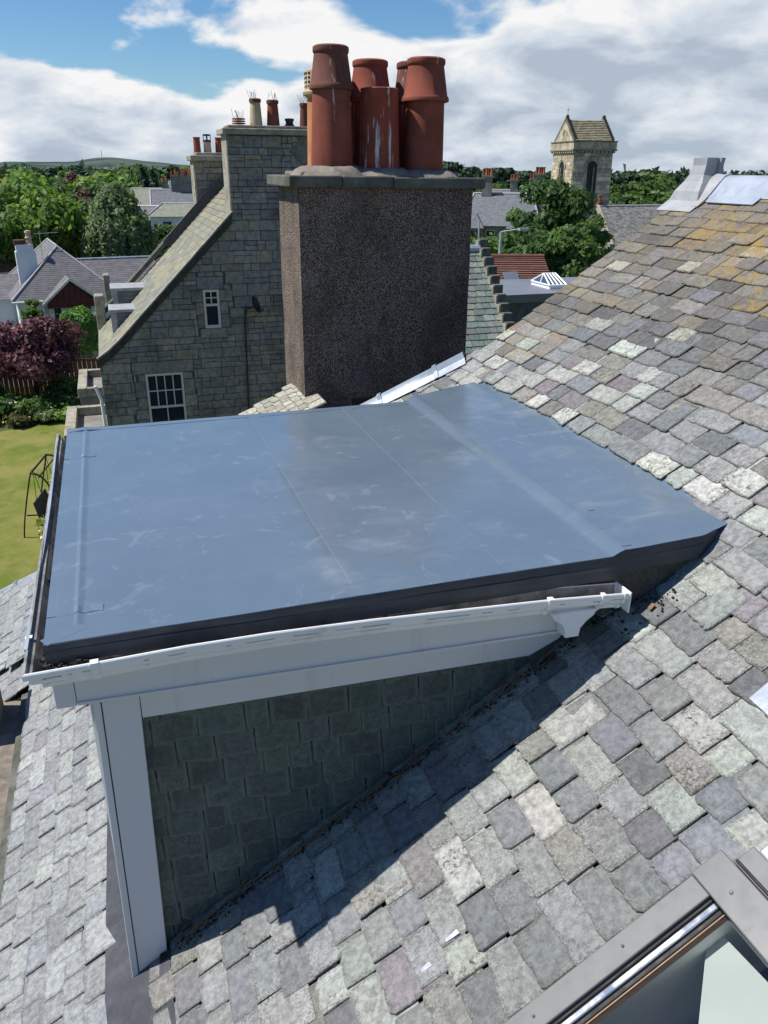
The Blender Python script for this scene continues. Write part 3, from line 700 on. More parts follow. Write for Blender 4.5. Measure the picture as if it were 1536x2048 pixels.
# ------------------------------------------------------------------ dormer
TILT = -.035
M['grime'] = mat_plain('gutter grime', (.46, .45, .41), .9, .35, 60, .3, stain=(.2, .19, .16), stain_amt=.7, sscale=60)
DY = 2.692                                # cheek face
def build_dormer():
    rng = random.Random(8)
    core = MB(); core.box(-.245, 1.0, DY + .045, 5.12, -3.6, -1.58); core.box(1.0, 2.3, DY + .045, 5.12, -2.6, -1.58)
    dm = core.build('dormer', M['joint'], house)
    # membrane
    NX, NY = 110, 90; x0, x1, y0 = -.372, 2.62, 2.585
    def far(x): return 5.19 if x < 1.9 else 5.19 + (x - 1.9) / .7 * .25
    def near(x): return 2.585 if x < 2.2 else 2.585 + max(0, (x - 2.36)) * .35
    def hgt(x, y):
        z = -1.516
        if x > 1.90: z += .024 * min(1, (x - 1.90) / .06)
        if x > 1.96: z = max(z, -1.492) + (x - 1.96) * .03
        if x > 2.3: z = max(z, rz(x) + .008)
        z += .009 * math.exp(-((x + .262) / .012) ** 2) * (1 if y > 2.7 else 0) + .003 * math.exp(-((x - 1.935) / .03) ** 2)
        z += .003 * mnoise.noise(Vector((x * 2.2, y * 2.2, 0))) + .0012 * mnoise.noise(Vector((x * 9, y * 9, 3)))
        for sx in (.78, 1.42): z += -.003 * max(0, 1 - abs(x - sx) / .012)
        return z
    mb = MB()
    xs = sorted(list(np.linspace(x0, x1, NX)) + [-.29, -.275, -.262, -.25, -.235, 1.9, 1.915, 1.935, 1.955, 1.97])
    NX = len(xs)
    for j in range(NY + 1):
        for x in xs:
            y = near(x) + (far(x) - near(x)) * j / NY; mb.v.append((x, y, hgt(x, y)))
    for j in range(NY):
        for i in range(NX - 1): a = j * NX + i; mb.f.append((a, a + 1, a + NX + 1, a + NX))
    mem = mb.build('membrane', M['mem'], dm, smooth=True)
    # hanging edges of the membrane
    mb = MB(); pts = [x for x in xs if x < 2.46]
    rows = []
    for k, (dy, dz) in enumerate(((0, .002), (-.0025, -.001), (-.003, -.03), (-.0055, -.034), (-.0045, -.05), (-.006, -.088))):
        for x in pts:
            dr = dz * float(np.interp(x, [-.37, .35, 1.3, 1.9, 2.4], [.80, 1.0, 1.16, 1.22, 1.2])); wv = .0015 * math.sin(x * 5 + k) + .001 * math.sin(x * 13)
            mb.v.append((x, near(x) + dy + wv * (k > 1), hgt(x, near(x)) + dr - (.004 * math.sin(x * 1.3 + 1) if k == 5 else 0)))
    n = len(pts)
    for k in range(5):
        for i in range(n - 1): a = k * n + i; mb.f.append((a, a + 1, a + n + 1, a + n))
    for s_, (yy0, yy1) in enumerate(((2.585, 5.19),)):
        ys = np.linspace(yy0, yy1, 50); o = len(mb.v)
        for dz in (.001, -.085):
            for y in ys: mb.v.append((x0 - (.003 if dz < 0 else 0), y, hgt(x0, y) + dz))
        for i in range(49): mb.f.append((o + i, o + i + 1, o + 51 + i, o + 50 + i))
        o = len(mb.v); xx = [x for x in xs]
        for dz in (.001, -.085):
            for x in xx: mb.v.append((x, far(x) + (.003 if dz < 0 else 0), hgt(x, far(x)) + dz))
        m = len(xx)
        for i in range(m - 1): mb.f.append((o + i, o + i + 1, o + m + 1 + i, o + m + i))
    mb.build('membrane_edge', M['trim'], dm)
    # welded laps and corner patches: thin raised strips
    def strip(xa, ya, xb, yb, w, h=.0022, name='lap_seam'):
        mb = MB(); N_ = 24; dx, dy = xb - xa, yb - ya; l = math.hypot(dx, dy); nx, ny = -dy / l * w / 2, dx / l * w / 2
        for i in range(N_ + 1):
            u = i / N_; x, y = xa + dx * u, ya + dy * u; wob = .002 * math.sin(u * 17)
            for s_, hh in ((-1, .0004), (-.97, h), (.97, h), (1, .0004)): mb.v.append((x + nx * s_ + wob, y + ny * s_ + wob, hgt(x, y) + hh))
        for i in range(N_):
            for j in range(3): a = i * 4 + j; mb.f.append((a, a + 1, a + 5, a + 4))
        mb.build(name, M['mem'], dm)
    strip(.80, 2.66, .80, 5.16, .075); strip(1.44, 2.66, 1.44, 5.16, .07); strip(-.37, 2.63, 1.88, 2.63, .085); strip(-.30, 2.6, -.30, 5.17, .085)
    strip(-.36, 5.15, 1.9, 5.15, .06); strip(1.99, 2.62, 1.99, 5.3, .05); strip(2.05, 3.0, 2.5, 4.9, .03)
    for (xa, ya, xb, yb) in ((-.37, 2.80, -.17, 2.80), (-.37, 4.62, -.2, 4.62), (-.372, 2.6, -.24, 2.68)): strip(xa, ya, xb, yb, .05, .003, 'weld_patch')
    # felt upstand under the membrane
    mb = MB(); mb.hexa([(1.05, 2.61, -1.70), (2.42, 2.61, -1.78), (2.42, 2.66, -1.78), (1.05, 2.66, -1.70)], [(1.05, 2.61, -1.57), (2.42, 2.61, -1.53), (2.42, 2.66, -1.53), (1.05, 2.66, -1.57)]); mb.build('felt_upstand', M['felt'], dm)
    mb = MB(); mb.box(-.29, 1.05, 2.61, 2.66, -1.66, -1.57); mb.box(-.345, -.29, 2.66, 5.15, -1.66, -1.57); mb.build('edge_batten', M['dirt'], dm)
    # gutters
    prof = [(0, 0), (0, -.096), (.048, -.096), (.056, -.092), (.058, -.072), (.064, -.066), (.080, -.060), (.089, -.050), (.091, -.034), (.093, -.027), (.106, -.023), (.108, -.003), (.105, .002), (.098, .001), (.095, -.012), (.080, -.019), (.075, -.045), (.056, -.060), (.047, -.080), (.006, -.080), (.006, 0)]
    GZ = -1.572
    def gz(x): return float(np.interp(x, [-.44, -.2, .1, .4, .8, 1.2, 1.6, 1.95], [-1.570, -1.564, -1.557, -1.560, -1.576, -1.600, -1.625, -1.656]))
    GX = [-.335, -.2, -.05, .1, .25, .4, .6, .8, 1.0, 1.2, 1.4, 1.6, 1.8, 1.945]
    GP = [(x, 2.603, gz(x)) for x in GX]; GO = [(-1, -1)] + [(0, -1)] * (len(GX) - 1)
    cA = (-.335, 2.603, gz(-.335)); cB = (1.945, 2.603, gz(1.945))
    mb = MB(); mb.sweep(prof, GP, GO); g1 = mb.build('side_gutter', M['upvc'], dm)
    mb = MB(); xg_ = -.42
    while xg_ < 1.9:
        l_ = rng.uniform(.008, .07)
        if rng.random() < .5:
            P_ = [(x_, 2.603, gz(x_)) for x_ in np.linspace(xg_, min(xg_ + l_, 1.93), 4)]; hh_ = rng.uniform(.0008, .003); mb.sweep([(.0918, -.034), (.0938, -.0272), (.0945, -.0276), (.0925, -.034 - hh_)], P_, [(0, -1)] * 4)
            if rng.random() < .5: mb.sweep([(.0588, -.0722), (.0646, -.0664), (.0652, -.0670), (.0592, -.0722 - hh_)], P_, [(0, -1)] * 4)
        xg_ += l_
    mb.build('gutter_grime', M['grime'], dm, kind='stuff')
    lining = [(.007, -.0785), (.046, -.0785), (.055, -.0585), (.074, -.0435), (.0785, -.019)]
    mb = MB(); pts = []; outs = []
    mb.sweep(prof, [cA, (-.335, 5.30, GZ)], [(-1, -1), (-1, 0)]); g2 = mb.build('front_gutter', M['gut_in'], dm, smooth=True)
    mb = MB(); P_ = []
    for i in range(30): y = 2.59 + i / 29 * 2.7; P_.append((-.335 - .004 * math.sin(y * 3), y, GZ - .002 + .002 * math.sin(y * 7)))
    mb.sweep(lining, P_, [(-1, 0)] * 30, closed=False); mb.build('gutter_lining', M['gut_in'], dm)
    mb = MB(); P_ = []
    for i in range(12): y = 2.66 + i / 11 * 2.64; P_.append((-.335 - .006 * math.sin(y * 2.6 + .5), y, GZ + .001 + .006 * math.sin(y * 3.3)))
    mb.sweep([(.094, -.008), (.106, -.006), (.106, .004), (.094, .004)], P_, [(-1, 0)] * 12); mb.build('gutter_lip', M['lead'], dm, smooth=True)
    mb = MB(); mb.sweep([(.007, -.004)] + lining, [(x, 2.603, gz(x)) for x in GX[:-1]] + [(1.94, 2.603, gz(1.94))], GO, closed=False); mb.build('gutter_lining', M['gut_in'], dm)
    mb = MB(); mb.sweep([(-.002, .004), (-.002, -.092), (.110, -.092), (.112, .006)], [(1.945, 2.603, gz(1.945)), (1.952, 2.603, gz(1.952))], [(0, -1)] * 2); mb.build('end_cap', M['upvc'], dm)
    po = prof[1:12]; big = [(0.0, -.100), (.050, -.100), (.0605, -.094), (.0625, -.075), (.067, -.070), (.083, -.064), (.0935, -.052), (.0955, -.036), (.097, -.031), (.1105, -.026), (.1125, .004), (.088, .006), (.088, .003)] + [(a - .001, b + .0005) for a, b in po[::-1]]
    for x, w in ((-.225, .028), (1.552, .026), (1.808, .02), (1.918, .016)):
        mb = MB(); mb.sweep(big, [(x, 2.6015, gz(x) + .001), (x + w, 2.6015, gz(x + w) + .001)], [(0, -1)] * 2, cap=True); mb.build('bracket', M['upvc'], dm)
    mb = MB(); mb.sweep(big, [(-.337, 2.74, GZ + .001), (-.337, 2.76, GZ + .001)], [(-1, 0)] * 2); mb.build('bracket', M['upvc'], dm)
    # outlet: a flat funnel under the gutter end
    mb = MB(); z = gz(1.7) - .086; yy = 2.512
    ol = [(1.585, z + .01), (1.815, z + .0), (1.80, z - .03), (1.765, z - .055), (1.74, z - .085), (1.735, z - .125), (1.668, z - .122), (1.663, z - .08), (1.645, z - .05), (1.61, z - .028)]
    mb.slab([(a, yy + .012, b) for a, b in ol], (0, .078, 0)); mb.build('outlet', M['upvc'], dm, bevel=.004)
    # debris in the gutters
    mb = MB()
    for _ in range(620):
        if rng.random() < .45: x, y, z = rng.uniform(-.37, 1.0) ** 1, 2.575 + rng.uniform(-.02, .02), 0; z = gz(x) - .062 + rng.uniform(-.012, .012) + .03 * (x < -.2)
        else: x, y = -.385 + rng.uniform(-.012, .014), rng.uniform(2.55, 5.2); z = GZ - .06 + rng.uniform(-.01, .014)
        r = rng.uniform(.003, .008); mb.box(x - r, x + r, y - r, y + r, z - r, z + r * .6)
    mb.build('gutter_debris', M['dirt'], dm, kind='stuff')
    # fascias, frieze, post
    def tb(xa, xb, ya, yb, za, zb, name, m=M['board'], bevel=.004):
        mb = MB(); k = lambda x, z: z + TILT * (x + .37)
        mb.hexa([(xa, ya, k(xa, za)), (xb, ya, k(xb, za)), (xb, yb, k(xb, za)), (xa, yb, k(xa, za))], [(xa, ya, k(xa, zb)), (xb, ya, k(xb, zb)), (xb, yb, k(xb, zb)), (xa, yb, k(xa, zb))])
        return mb.build(name, m, dm, bevel=bevel)
    fa = MB(); k = lambda x, z: z + TILT * (x + .37)
    pts = [(-.298, 2.606, k(-.298, -1.79)), (1.735, 2.606, k(1.735, -1.79)), (1.93, 2.606, k(1.93, -1.675)), (1.93, 2.606, k(1.93, -1.585)), (.8, 2.606, -1.60), (-.298, 2.606, -1.585)]
    fa.slab(pts, (0, .06, 0)); fa.build('fascia', M['board'], dm, bevel=.003)
    tb(-.297, 1.73, 2.597, 2.605, -1.790, -1.779, 'shade_bead', bevel=0)  # bead added to draw a shade line below the fascia
    tb(-.372, -.30, 2.607, 2.70, -1.80, -1.615, 'fascia_end')
    mb = MB(); mb.box(-.372, -.30, 2.702, 5.2, -1.80, -1.615); mb.build('front_fascia', M['board'], dm)
    fr_ = MB(); pts = [(-.085, 2.684, k(-.085, -1.952)), (1.60, 2.684, k(1.60, -1.947)), (1.74, 2.684, k(1.74, -1.88)), (1.82, 2.684, k(1.82, -1.79)), (-.085, 2.684, k(-.085, -1.788))]
    fr_.slab(pts, (0, .03, 0)); fr_.build('frieze', M['board'], dm, bevel=.003)
    mb = MB(); mb.hexa([(-.248, 2.680, -3.345), (-.118, 2.680, -3.262), (-.118, 2.73, -3.262), (-.248, 2.73, -3.345)], [(-.222, 2.680, -1.79), (-.085, 2.680, -1.795), (-.085, 2.73, -1.795), (-.222, 2.73, -1.79)]); post = mb.build('corner_post', M['board'], dm, bevel=.003)
    mb = MB(); mb.hexa([(-.280, 2.676, -3.36), (-.252, 2.676, -3.345), (-.252, 2.74, -3.345), (-.280, 2.74, -3.36)], [(-.252, 2.676, -1.79), (-.226, 2.676, -1.79), (-.226, 2.74, -1.79), (-.252, 2.74, -1.79)]); mb.build('corner_bead', M['board'], dm, bevel=.003)
    mb = MB(); mb.box(-.27, -.246, 2.742, 5.1, -3.3, -1.8); mb.build('front_wall', M['board'], dm)
    for ya in (2.95, 4.05):
        mb = MB(); mb.box(-.279, -.272, ya, ya + .95, -2.95, -1.95); w = mb.build('window', M['glass'], dm)
        mb = MB()
        for a, b in ((ya - .04, ya + .01), (ya + .94, ya + .99)): mb.box(-.29, -.271, a, b, -3.0, -1.9)
        for a, b in ((-3.0, -2.95), (-1.95, -1.9)): mb.box(-.29, -.271, ya + .01, ya + .94, a, b)
        mb.build('window_frame', M['upvc'], dm)
    # slated cheek
    U = Vector((TILT, 0, 1)).normalized(); V = Vector((1, 0, TILT)).normalized(); Nn = Vector((0, -1, 0))
    z = -3.50; row = 0
    while z < -1.89:
        e = rng.uniform(.120, .132); x = -.13 + rng.uniform(-.12, 0)
        while x < 1.78:
            w = min(.22, max(.10, rng.gauss(.150, .028))); cx_ = x + w / 2; zz = z + TILT * (cx_ + .1)
            hx = rz(cx_ + w / 2)
            if zz + e > rz(cx_) - .05 and zz < k(cx_, -1.935) + .0:
                mb = MB(); c = rng.choice(((.088, .114, .094), (.084, .102, .088), (.104, .128, .100), (.090, .104, .088), (.082, .110, .090)))
                j = rng.uniform(.85, 1.2); c = tuple(q * j for q in c)
                Ln = min(e * 1.6, k(cx_, -1.90) - zz + .02)
                if Ln > .03:
                    add_slate(mb, rng, Vector((cx_, DY + .042, zz)), U, V, Nn, w - .003, Ln, rng.uniform(.005, .008), .06, .014, c, (.5 * rng.random(), .2, 0), 1.6)
                    mb.build('cheek_slate', M['slate_dark'], dm)
            x += w
        z += e; row += 1
    # dirt and twigs lying in the joint between cheek and roof
    mb = MB()
    for i in range(700):
        u = rng.random(); x = -.15 + u * 2.1; y = DY - .012 - abs(rng.gauss(0, .022)); P = Vector((x, y, rz(x) + .03)); r = rng.uniform(.0015, .005)
        mb.box(P.x - r, P.x + r, P.y - r, P.y + r, P.z - r, P.z + r * .7)
    for i in range(60):
        x = 2.0 + rng.uniform(-.1, .2); y = 2.58 + rng.uniform(-.12, .08); r = rng.uniform(.002, .006); P = Vector((x, y, rz(x) + .035)); mb.box(P.x - r, P.x + r, P.y - r, P.y + r, P.z - r, P.z + r * .5)
    tag(mb.build('leaf_litter', M['dirt']), 'dark leaf litter lying along the foot of the dormer cheek', 'leaf litter', kind='stuff')
    mb = MB(); m2 = M['bark']
    for i in range(150):
        x = -.1 + rng.random() * 1.75; P = Vector((x, DY - rng.uniform(.008, .05), rz(x) + rng.uniform(.03, .05))); dr = (RU * rng.uniform(.5, 1) + RV * rng.uniform(-.25, .2) + RN * rng.uniform(-.1, .35)).normalized(); l = rng.uniform(.04, .16)
        mb.tube([P, P + dr * l * .5 + RN * rng.uniform(-.004, .01), P + dr * l], .0019, 4)
    tag(mb.build('dead_twigs', mat_plain('dry twigs', (.16, .11, .07), .9)), 'dry brown twigs caught between dormer cheek and slates', 'twigs', kind='stuff')
    mb = MB(); P = Vector((2.07, 2.50, rz(2.07) + .045)); mb.slab([P, P + RU * .035 + RV * .008, P + RU * .03 + RV * .028, P + RV * .022], RN * .003); tag(mb.build('leaf', mat_plain('dead leaf', (.20, .125, .055), .8)), 'dead brown leaf in the corner by the gutter outlet', 'leaf')
build_dormer()

# slated roof of the rear wing beside the chimney
def rear_roof():
    mb = MB(); rng = random.Random(3); z1 = atY(577, 784, 7.5); z0_ = atY(500, 832, 7.5); s = (z1[2] - z0_[2]) / (z1[0] - z0_[0]); an = math.atan(s)
    U = Vector((math.cos(an), 0, math.sin(an))); Nn = Vector((-math.sin(an), 0, math.cos(an)))
    base = MB(); a = Vector(z0_) - U * .6; b = Vector(z1) + U * .1
    base.slab([a - Nn * .03, b - Nn * .03, b - Nn * .03 - RV * .85, a - Nn * .03 - RV * .85], -Nn * .3); bo = base.build('rear_roof', M['cope_pale'], house)
    t = -.6
    while t < .55:
        e = rng.uniform(.075, .095); y = -.85
        while y < -.02:
            w = rng.uniform(.10, .18); P = Vector(z0_) + U * t + RV * (y + w / 2)
            add_slate(mb, rng, P, U, RV, Nn, w - .006, e * 1.7, .016, .12, .025, (lambda j: (.42 * j, .40 * j, .32 * j))(rng.uniform(.75, 1.15)), (.6, .4, .1), 1.6); y += w
        t += e
    mb.build('slates', M['slate'], bo, kind='stuff')
rear_roof()

# ------------------------------------------------------------------ roughcast chimney
def chimney_stack():
    B0, B1, A0, A1 = 1.57, 3.155, 7.0, 7.84; zt = -.13
    t = thing('chimney_stack', 'large brown roughcast chimney with clustered red clay pots behind the flat roof', 'chimney', ((B0 + B1) / 2, (A0 + A1) / 2, -CH))
    mb = MB(); nx, nz, nyy = 34, 46, 18; zb = -4.5
    # walls with a slightly uneven surface
    def wall(f, nu):
        o = len(mb.v)
        for j in range(nz + 1):
            for i in range(nu + 1):
                x, y = f(i / nu); z = zb + (zt - zb) * j / nz; d = .008 * mnoise.noise(Vector((x * 3, y * 3, z * 3)))
                nxn, nyn = f.n; mb.v.append((x + nxn * d, y + nyn * d, z))
        for j in range(nz):
            for i in range(nu): a = o + j * (nu + 1) + i; mb.f.append((a, a + 1, a + nu + 2, a + nu + 1))
    def mk(xa, ya, xb, yb, n):
        f = lambda u: (xa + (xb - xa) * u, ya + (yb - ya) * u); f.n = n; return f
    wall(mk(B0, A0, B1, A0, (0, -1)), nx); wall(mk(B0, A1, B0, A0, (-1, 0)), nyy); wall(mk(B1, A0, B1, A1, (1, 0)), nyy); wall(mk(B1, A1, B0, A1, (0, 1)), nx)
    mb.build('shaft', M['roughcast'], t, smooth=True)
    mb = MB(); mb.box(2.02, 2.34, A0 - .02, A0 + .05, -2.2, -1.98); mb.build('soot_opening', M['black'], t)
    # coping in three stones, and its sunlit end
    zc0, zc1 = -.135, -.045
    for a, b, dz in ((B0 - .09, 1.93, 0), (1.935, 2.385, -.003), (2.39, B1 + .09, -.012)):
        mb = MB(); mb.box(a, b, A0 - .075, A1 + .08, zc0 + dz, zc1 + dz); mb.build('coping_slab', M['cope'], t, bevel=.012)
    # haunching: lumpy mortar mounds
    def mound(cx, cy, r0, h):
        mb = MB(); prof = [(r0 * 1.45, 0), (r0 * 1.36, h * .35), (r0 * 1.2, h * .75), (r0 * 1.02, h), (r0 * .9, h * 1.02)]
        mb.lathe((cx, cy, zc1 - .012), prof, 36, .03)
        mb.v = [(x + .008 * mnoise.noise(Vector((x * 9, y * 9, 1))), y + .008 * mnoise.noise(Vector((x * 9, y * 9, 5))), z + .014 * mnoise.noise(Vector((x * 11, y * 11, 9)))) for x, y, z in mb.v]
        mb.build('mortar_haunch', M['haunch'], t, smooth=True)
    fy, by = 7.27, 7.66
    mound(1.91, fy, .235, .085); mound(2.335, fy, .235, .07); mound(2.785, fy, .225, .058); mound(2.03, by, .2, .1); mound(2.42, by, .2, .09); mound(2.82, by, .2, .08)
    mb = MB(); mb.box(1.62, 3.06, 7.1, 7.78, -.06, -.012); mb.build('mortar_bed', M['haunch'], t, bevel=.02)
    def pot(name_m, cx, cy, prof, cowl=None, cm=None, lean=(0, 0), label=None):
        mb = MB(); mb.lathe((cx, cy, 0), prof, 48, .006, lean); o = mb.build('chimney_pot', M[name_m], t, smooth=True)
        if cowl: mb = MB(); mb.lathe((cx, cy, 0), cowl, 48, .006, lean); mb.build('cowl', M[cm], o, smooth=True)
        return o
    def inner(p, wall=.03, depth=.35):
        r, z = p[-1]; return p + [(r - wall * .4, z + .006), (r - wall, z), (r - wall, z - depth), (.0, z - depth)]
    def cowl(rb, zb_, rt, zt_):
        return inner([(rb * .86, zb_ + .01), (rb * .93, zb_ - .006), (rb * 1.02, zb_), (rb * 1.035, zb_ + .018), (rb * 1.0, zb_ + .035), (rb * .955, zb_ + .045), (rt * 1.0, zt_ - .055), (rt * 1.05, zt_ - .048), (rt * 1.075, zt_ - .03), (rt * 1.06, zt_ - .006), (rt * 1.0, zt_)])
    pot('terra', 1.938, fy, [(.182, .0), (.180, .05), (.172, .25), (.162, .5), (.157, .62), (.1, .62)], cowl(.180, .615, .140, .93), 'terra_brown', lean=(.004, 0))
    pot('terra_red', 2.365, fy, inner([(.180, -.01), (.178, .05), (.170, .35), (.160, .615), (.164, .625), (.164, .632)]))
    o = pot('terra', 2.785, fy, [(.170, -.02), (.170, .05), (.168, .3), (.166, .56), (.1, .56)], cowl(.200, .548, .155, .875), 'terra', lean=(.0, 0))
    o = pot('terra_orange', 2.005, by, [(.19, 0), (.187, .1), (.18, .4), (.175, .58), (.1, .58)])
    mb = MB(); mb.lathe((2.005, by, 0), [(.172, .575), (.21, .60), (.215, .62), (.195, .64), (.19, .79), (.17, .80), (.0, .80)], 48); c = mb.build('louvred_cowl', M['terra_buff'], o, smooth=True)
    mb = MB()
    for k in range(4):
        for a in np.linspace(2.5, 4.6, 9):
            mb.M = Matrix.Translation((2.005, by, .655 + k * .034)) @ Matrix.Rotation(a, 4, 'Z'); mb.box(.186, .196, -.013, .013, 0, .016)
    mb.build('louvre_slots', M['black'], o, kind='stuff')
    pot('terra_red', 2.405, by, [(.19, 0), (.185, .3), (.175, .57), (.1, .57)], cowl(.195, .56, .148, .885), 'terra')
    pot('terra', 2.82, by, [(.18, 0), (.178, .3), (.172, .56), (.1, .56)], cowl(.19, .56, .15, .885), 'terra_brown')
chimney_stack()
# ------------------------------------------------------------------ neighbouring stone house
STONE_TINTS = [((.325, .300, .265), 30), ((.375, .335, .27), 24), ((.27, .268, .265), 18), ((.41, .345, .245), 12), ((.215, .208, .20), 10), ((.48, .36, .22), 3), ((.35, .33, .30), 18)]
def stint(rng, table=STONE_TINTS):
    c = rng.choices([t[0] for t in table], [t[1] for t in table])[0]; j = rng.uniform(.88, 1.15); mu = (.37, .335, .285); return tuple((x * .68 + m_ * .32) * j * .80 for x, m_ in zip(c, mu))
def rubble(rng, u0, u1, v0, v1, hr=(.12, .30), wr=(.20, .66), gap=.011):
    out = []; v = v0
    while v < v1 - .05:
        h = rng.uniform(*hr)
        if v + h > v1 - .1: h = v1 - v
        u = u0 - rng.uniform(0, .3)
        while u < u1:
            w = rng.uniform(*wr)
            if h > .22 and rng.random() < .42:
                k = rng.uniform(.35, .65) * h; out.append((u, u + w, v, v + k))
                m = rng.uniform(.35, .65) * w
                if rng.random() < .5: out.append((u, u + m, v + k, v + h)); out.append((u + m, u + w, v + k, v + h))
                else: out.append((u, u + w, v + k, v + h))
            else: out.append((u, u + w, v, v + h))
            u += w
        v += h
    return [[(a + gap / 2, c + gap / 2), (b - gap / 2, c + gap / 2), (b - gap / 2, d - gap / 2), (a + gap / 2, d - gap / 2)] for a, b, c, d in out if b - a > .05 and d - c > .04]
def cutout(polys, rect):
    a, b, c, d = rect; res = []
    for p in polys:
        xs = [q[0] for q in p]; ys = [q[1] for q in p]
        if max(xs) <= a or min(xs) >= b or max(ys) <= c or min(ys) >= d: res.append(p); continue
        for h in (((1, 0, a),), ((-1, 0, -b),), ((0, 1, c), (1, 0, b), (-1, 0, -a)), ((0, -1, -d), (1, 0, b), (-1, 0, -a))):
            q = p
            for n_ in h:
                q = clip(q, *n_)
                if len(q) < 3: break
            if len(q) >= 3:
                x = [t[0] for t in q]; y = [t[1] for t in q]
                if max(x) - min(x) > .05 and max(y) - min(y) > .04: res.append(q)
    return res
M['dark_stone'] = mat_plain('near-black skew stone', (.05, .048, .042), .95, .35, 6, .5, 40, .01)  # near-black, for the band under the skew coping
HA = 20.0; EA = np.array([-.36, -4.21]); K45 = .99
def stone_house():
    rng = random.Random(21); t = thing('stone_house', 'grey rubble stone house with steep gable and tall wallhead chimney beyond the dormer', 'house', (4, 23, -CH))
    xl, xr, ch0, ch1, ztop = -.50, 9.1, 2.87, 5.9, .72
    apx = (xl + xr) / 2
    def roofz(x): return EA[1] + (min(x, 2 * apx - x) - EA[0]) * K45
    # backing wall
    mb = MB()
    mb.slab([(xl + .03, HA + .06, -CH), (xr - .03, HA + .06, -CH), (xr - .03, HA + .06, roofz(xr)), (apx, HA + .06, roofz(apx)), (xl + .03, HA + .06, roofz(xl))], (0, .3, 0))
    mb.box(ch0 + .02, ch1, HA + .06, HA + .85, -1.2, ztop); mb.box(xl + .04, xr, HA + .36, 25.2, -CH, -4.5)
    wall = mb.build('gable_wall', M['joint'], t)
    W1 = atY(290, 749, HA); W1b = atY(366, 749, HA); win1 = (W1[0], W1b[0], -6.55, W1[2])
    s0 = atY(405, 580, HA); s1 = atY(443, 655, HA); win2 = (s0[0], s1[0], s1[2], s0[2])
    polys = rubble(rng, xl, xr, -7.6, ztop - .02)
    # dressed lintels, jambs and sills are their own stones
    special = []
    for (a, b, c, d) in (win1, win2):
        wd = b - a; special += [[(a - .32 * min(1, wd), d + .012), (b + .30 * min(1, wd), d + .012), (b + .30 * min(1, wd), d + .30), (a - .32 * min(1, wd), d + .30)]]
        special += [[(a - .12, c - .24), (b + .12, c - .24), (b + .12, c - .012), (a - .12, c - .012)]]
        k = c
        while k < d - .05:
            h = min(rng.uniform(.25, .42), d - k); w = rng.uniform(.16, .34)
            special.append([(a - w, k + .008), (a - .01, k + .008), (a - .01, k + h - .008), (a - w, k + h - .008)]); w = rng.uniform(.16, .34)
            special.append([(b + .01, k + .008), (b + w, k + .008), (b + w, k + h - .008), (b + .01, k + h - .008)]); k += h
        polys = cutout(polys, (a - .0, b + .0, c, d))
    for s_ in special:
        xs = [p[0] for p in s_]; ys = [p[1] for p in s_]; polys = cutout(polys, (min(xs) - .012, max(xs) + .012, min(ys) - .012, max(ys) + .012))
    keep = []
    for p in polys + special:
        low = clip(clip(p, -K45, 1, EA[1] - EA[0] * K45 - .02), K45, 1, EA[1] - EA[0] * K45 + 2 * apx * K45 - .02)   # under the skews
        low = clip(low, -1, 0, -xl) if len(low) > 2 else low
        if len(low) > 2: keep.append(low)
        if low != p:
            hi = clip(clip(p, -1, 0, -ch0), 1, 0, ch1)
            if len(hi) > 2: hi = clip(hi, K45, -1, -(EA[1] - EA[0] * K45) + .02)
            if len(hi) > 2: keep.append(hi)
    U, V, Nn = (1, 0, 0), (0, 0, 1), (0, -1, 0)
    sc = []
    for i, p in enumerate(keep):
        x = sum(q[0] for q in p) / len(p); y = sum(q[1] for q in p) / len(p); q = proj((x, HA, y))
        ar = abs(sum(p[k][0] * p[(k + 1) % len(p)][1] - p[(k + 1) % len(p)][0] * p[k][1] for k in range(len(p)))) / 2
        vis = q[0] < 600 and q[1] < 850; sc.append((ar if vis else ar * .001, i))
    sc.sort(reverse=True); single = set(i for _, i in sc[:300]); rest = MB()
    for i, p in enumerate(keep):
        mb = MB() if i in single else rest
        stone(mb, p, (0, HA, 0), U, V, Nn, rng.uniform(.004, .013), .007, -.07, tint=stint(rng), aux=(0, 0, 0))
        if i in single: mb.build('stone', M['stone'], wall)
    rest.build('stones', M['stone'], wall, kind='stuff')
    # west face of the gable chimney, sunlit
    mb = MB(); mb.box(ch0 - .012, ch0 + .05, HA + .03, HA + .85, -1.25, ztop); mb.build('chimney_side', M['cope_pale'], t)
    mb = MB(); mb.box(ch0 - .1, ch1 + .1, HA - .09, HA + .95, ztop, ztop + .13); mb.build('chimney_coping', M['cope_pale'], t, bevel=.02)
    mb = MB(); mb.box(ch0 + .05, ch1 - .05, HA + .06, HA + .8, ztop + .13, ztop + .2); mb.build('mortar_bed', M['haunch'], t, bevel=.03)
    zc = ztop + .18
    def pot(px0, px1, pyt, m, rim=True, short=False, spikes=True):
        a = atY(px0, pyt, HA + .4); b = atY(px1, pyt, HA + .4); cx = (a[0] + b[0]) / 2; r = (b[0] - a[0]) / 2; h = a[2] - zc
        mb = MB(); mb.lathe((cx, HA + .4, zc - .02), [(r * 1.25, 0), (r * 1.1, h * .5), (r * .95, h * .92), (r * 1.08, h * .93), (r * 1.1, h), (r * .8, h + .01), (r * .8, h - .2), (0, h - .2)], 20); o = mb.build('chimney_pot', m, t, smooth=True)
        if rim: mb = MB(); mb.lathe((cx, HA + .4, zc - .02), [(r * 1.0, h * .88), (r * 1.14, h * .89), (r * 1.15, h * 1.0), (r * .9, h + .015)], 20); mb.build('rim', M['terra_brown'], o)
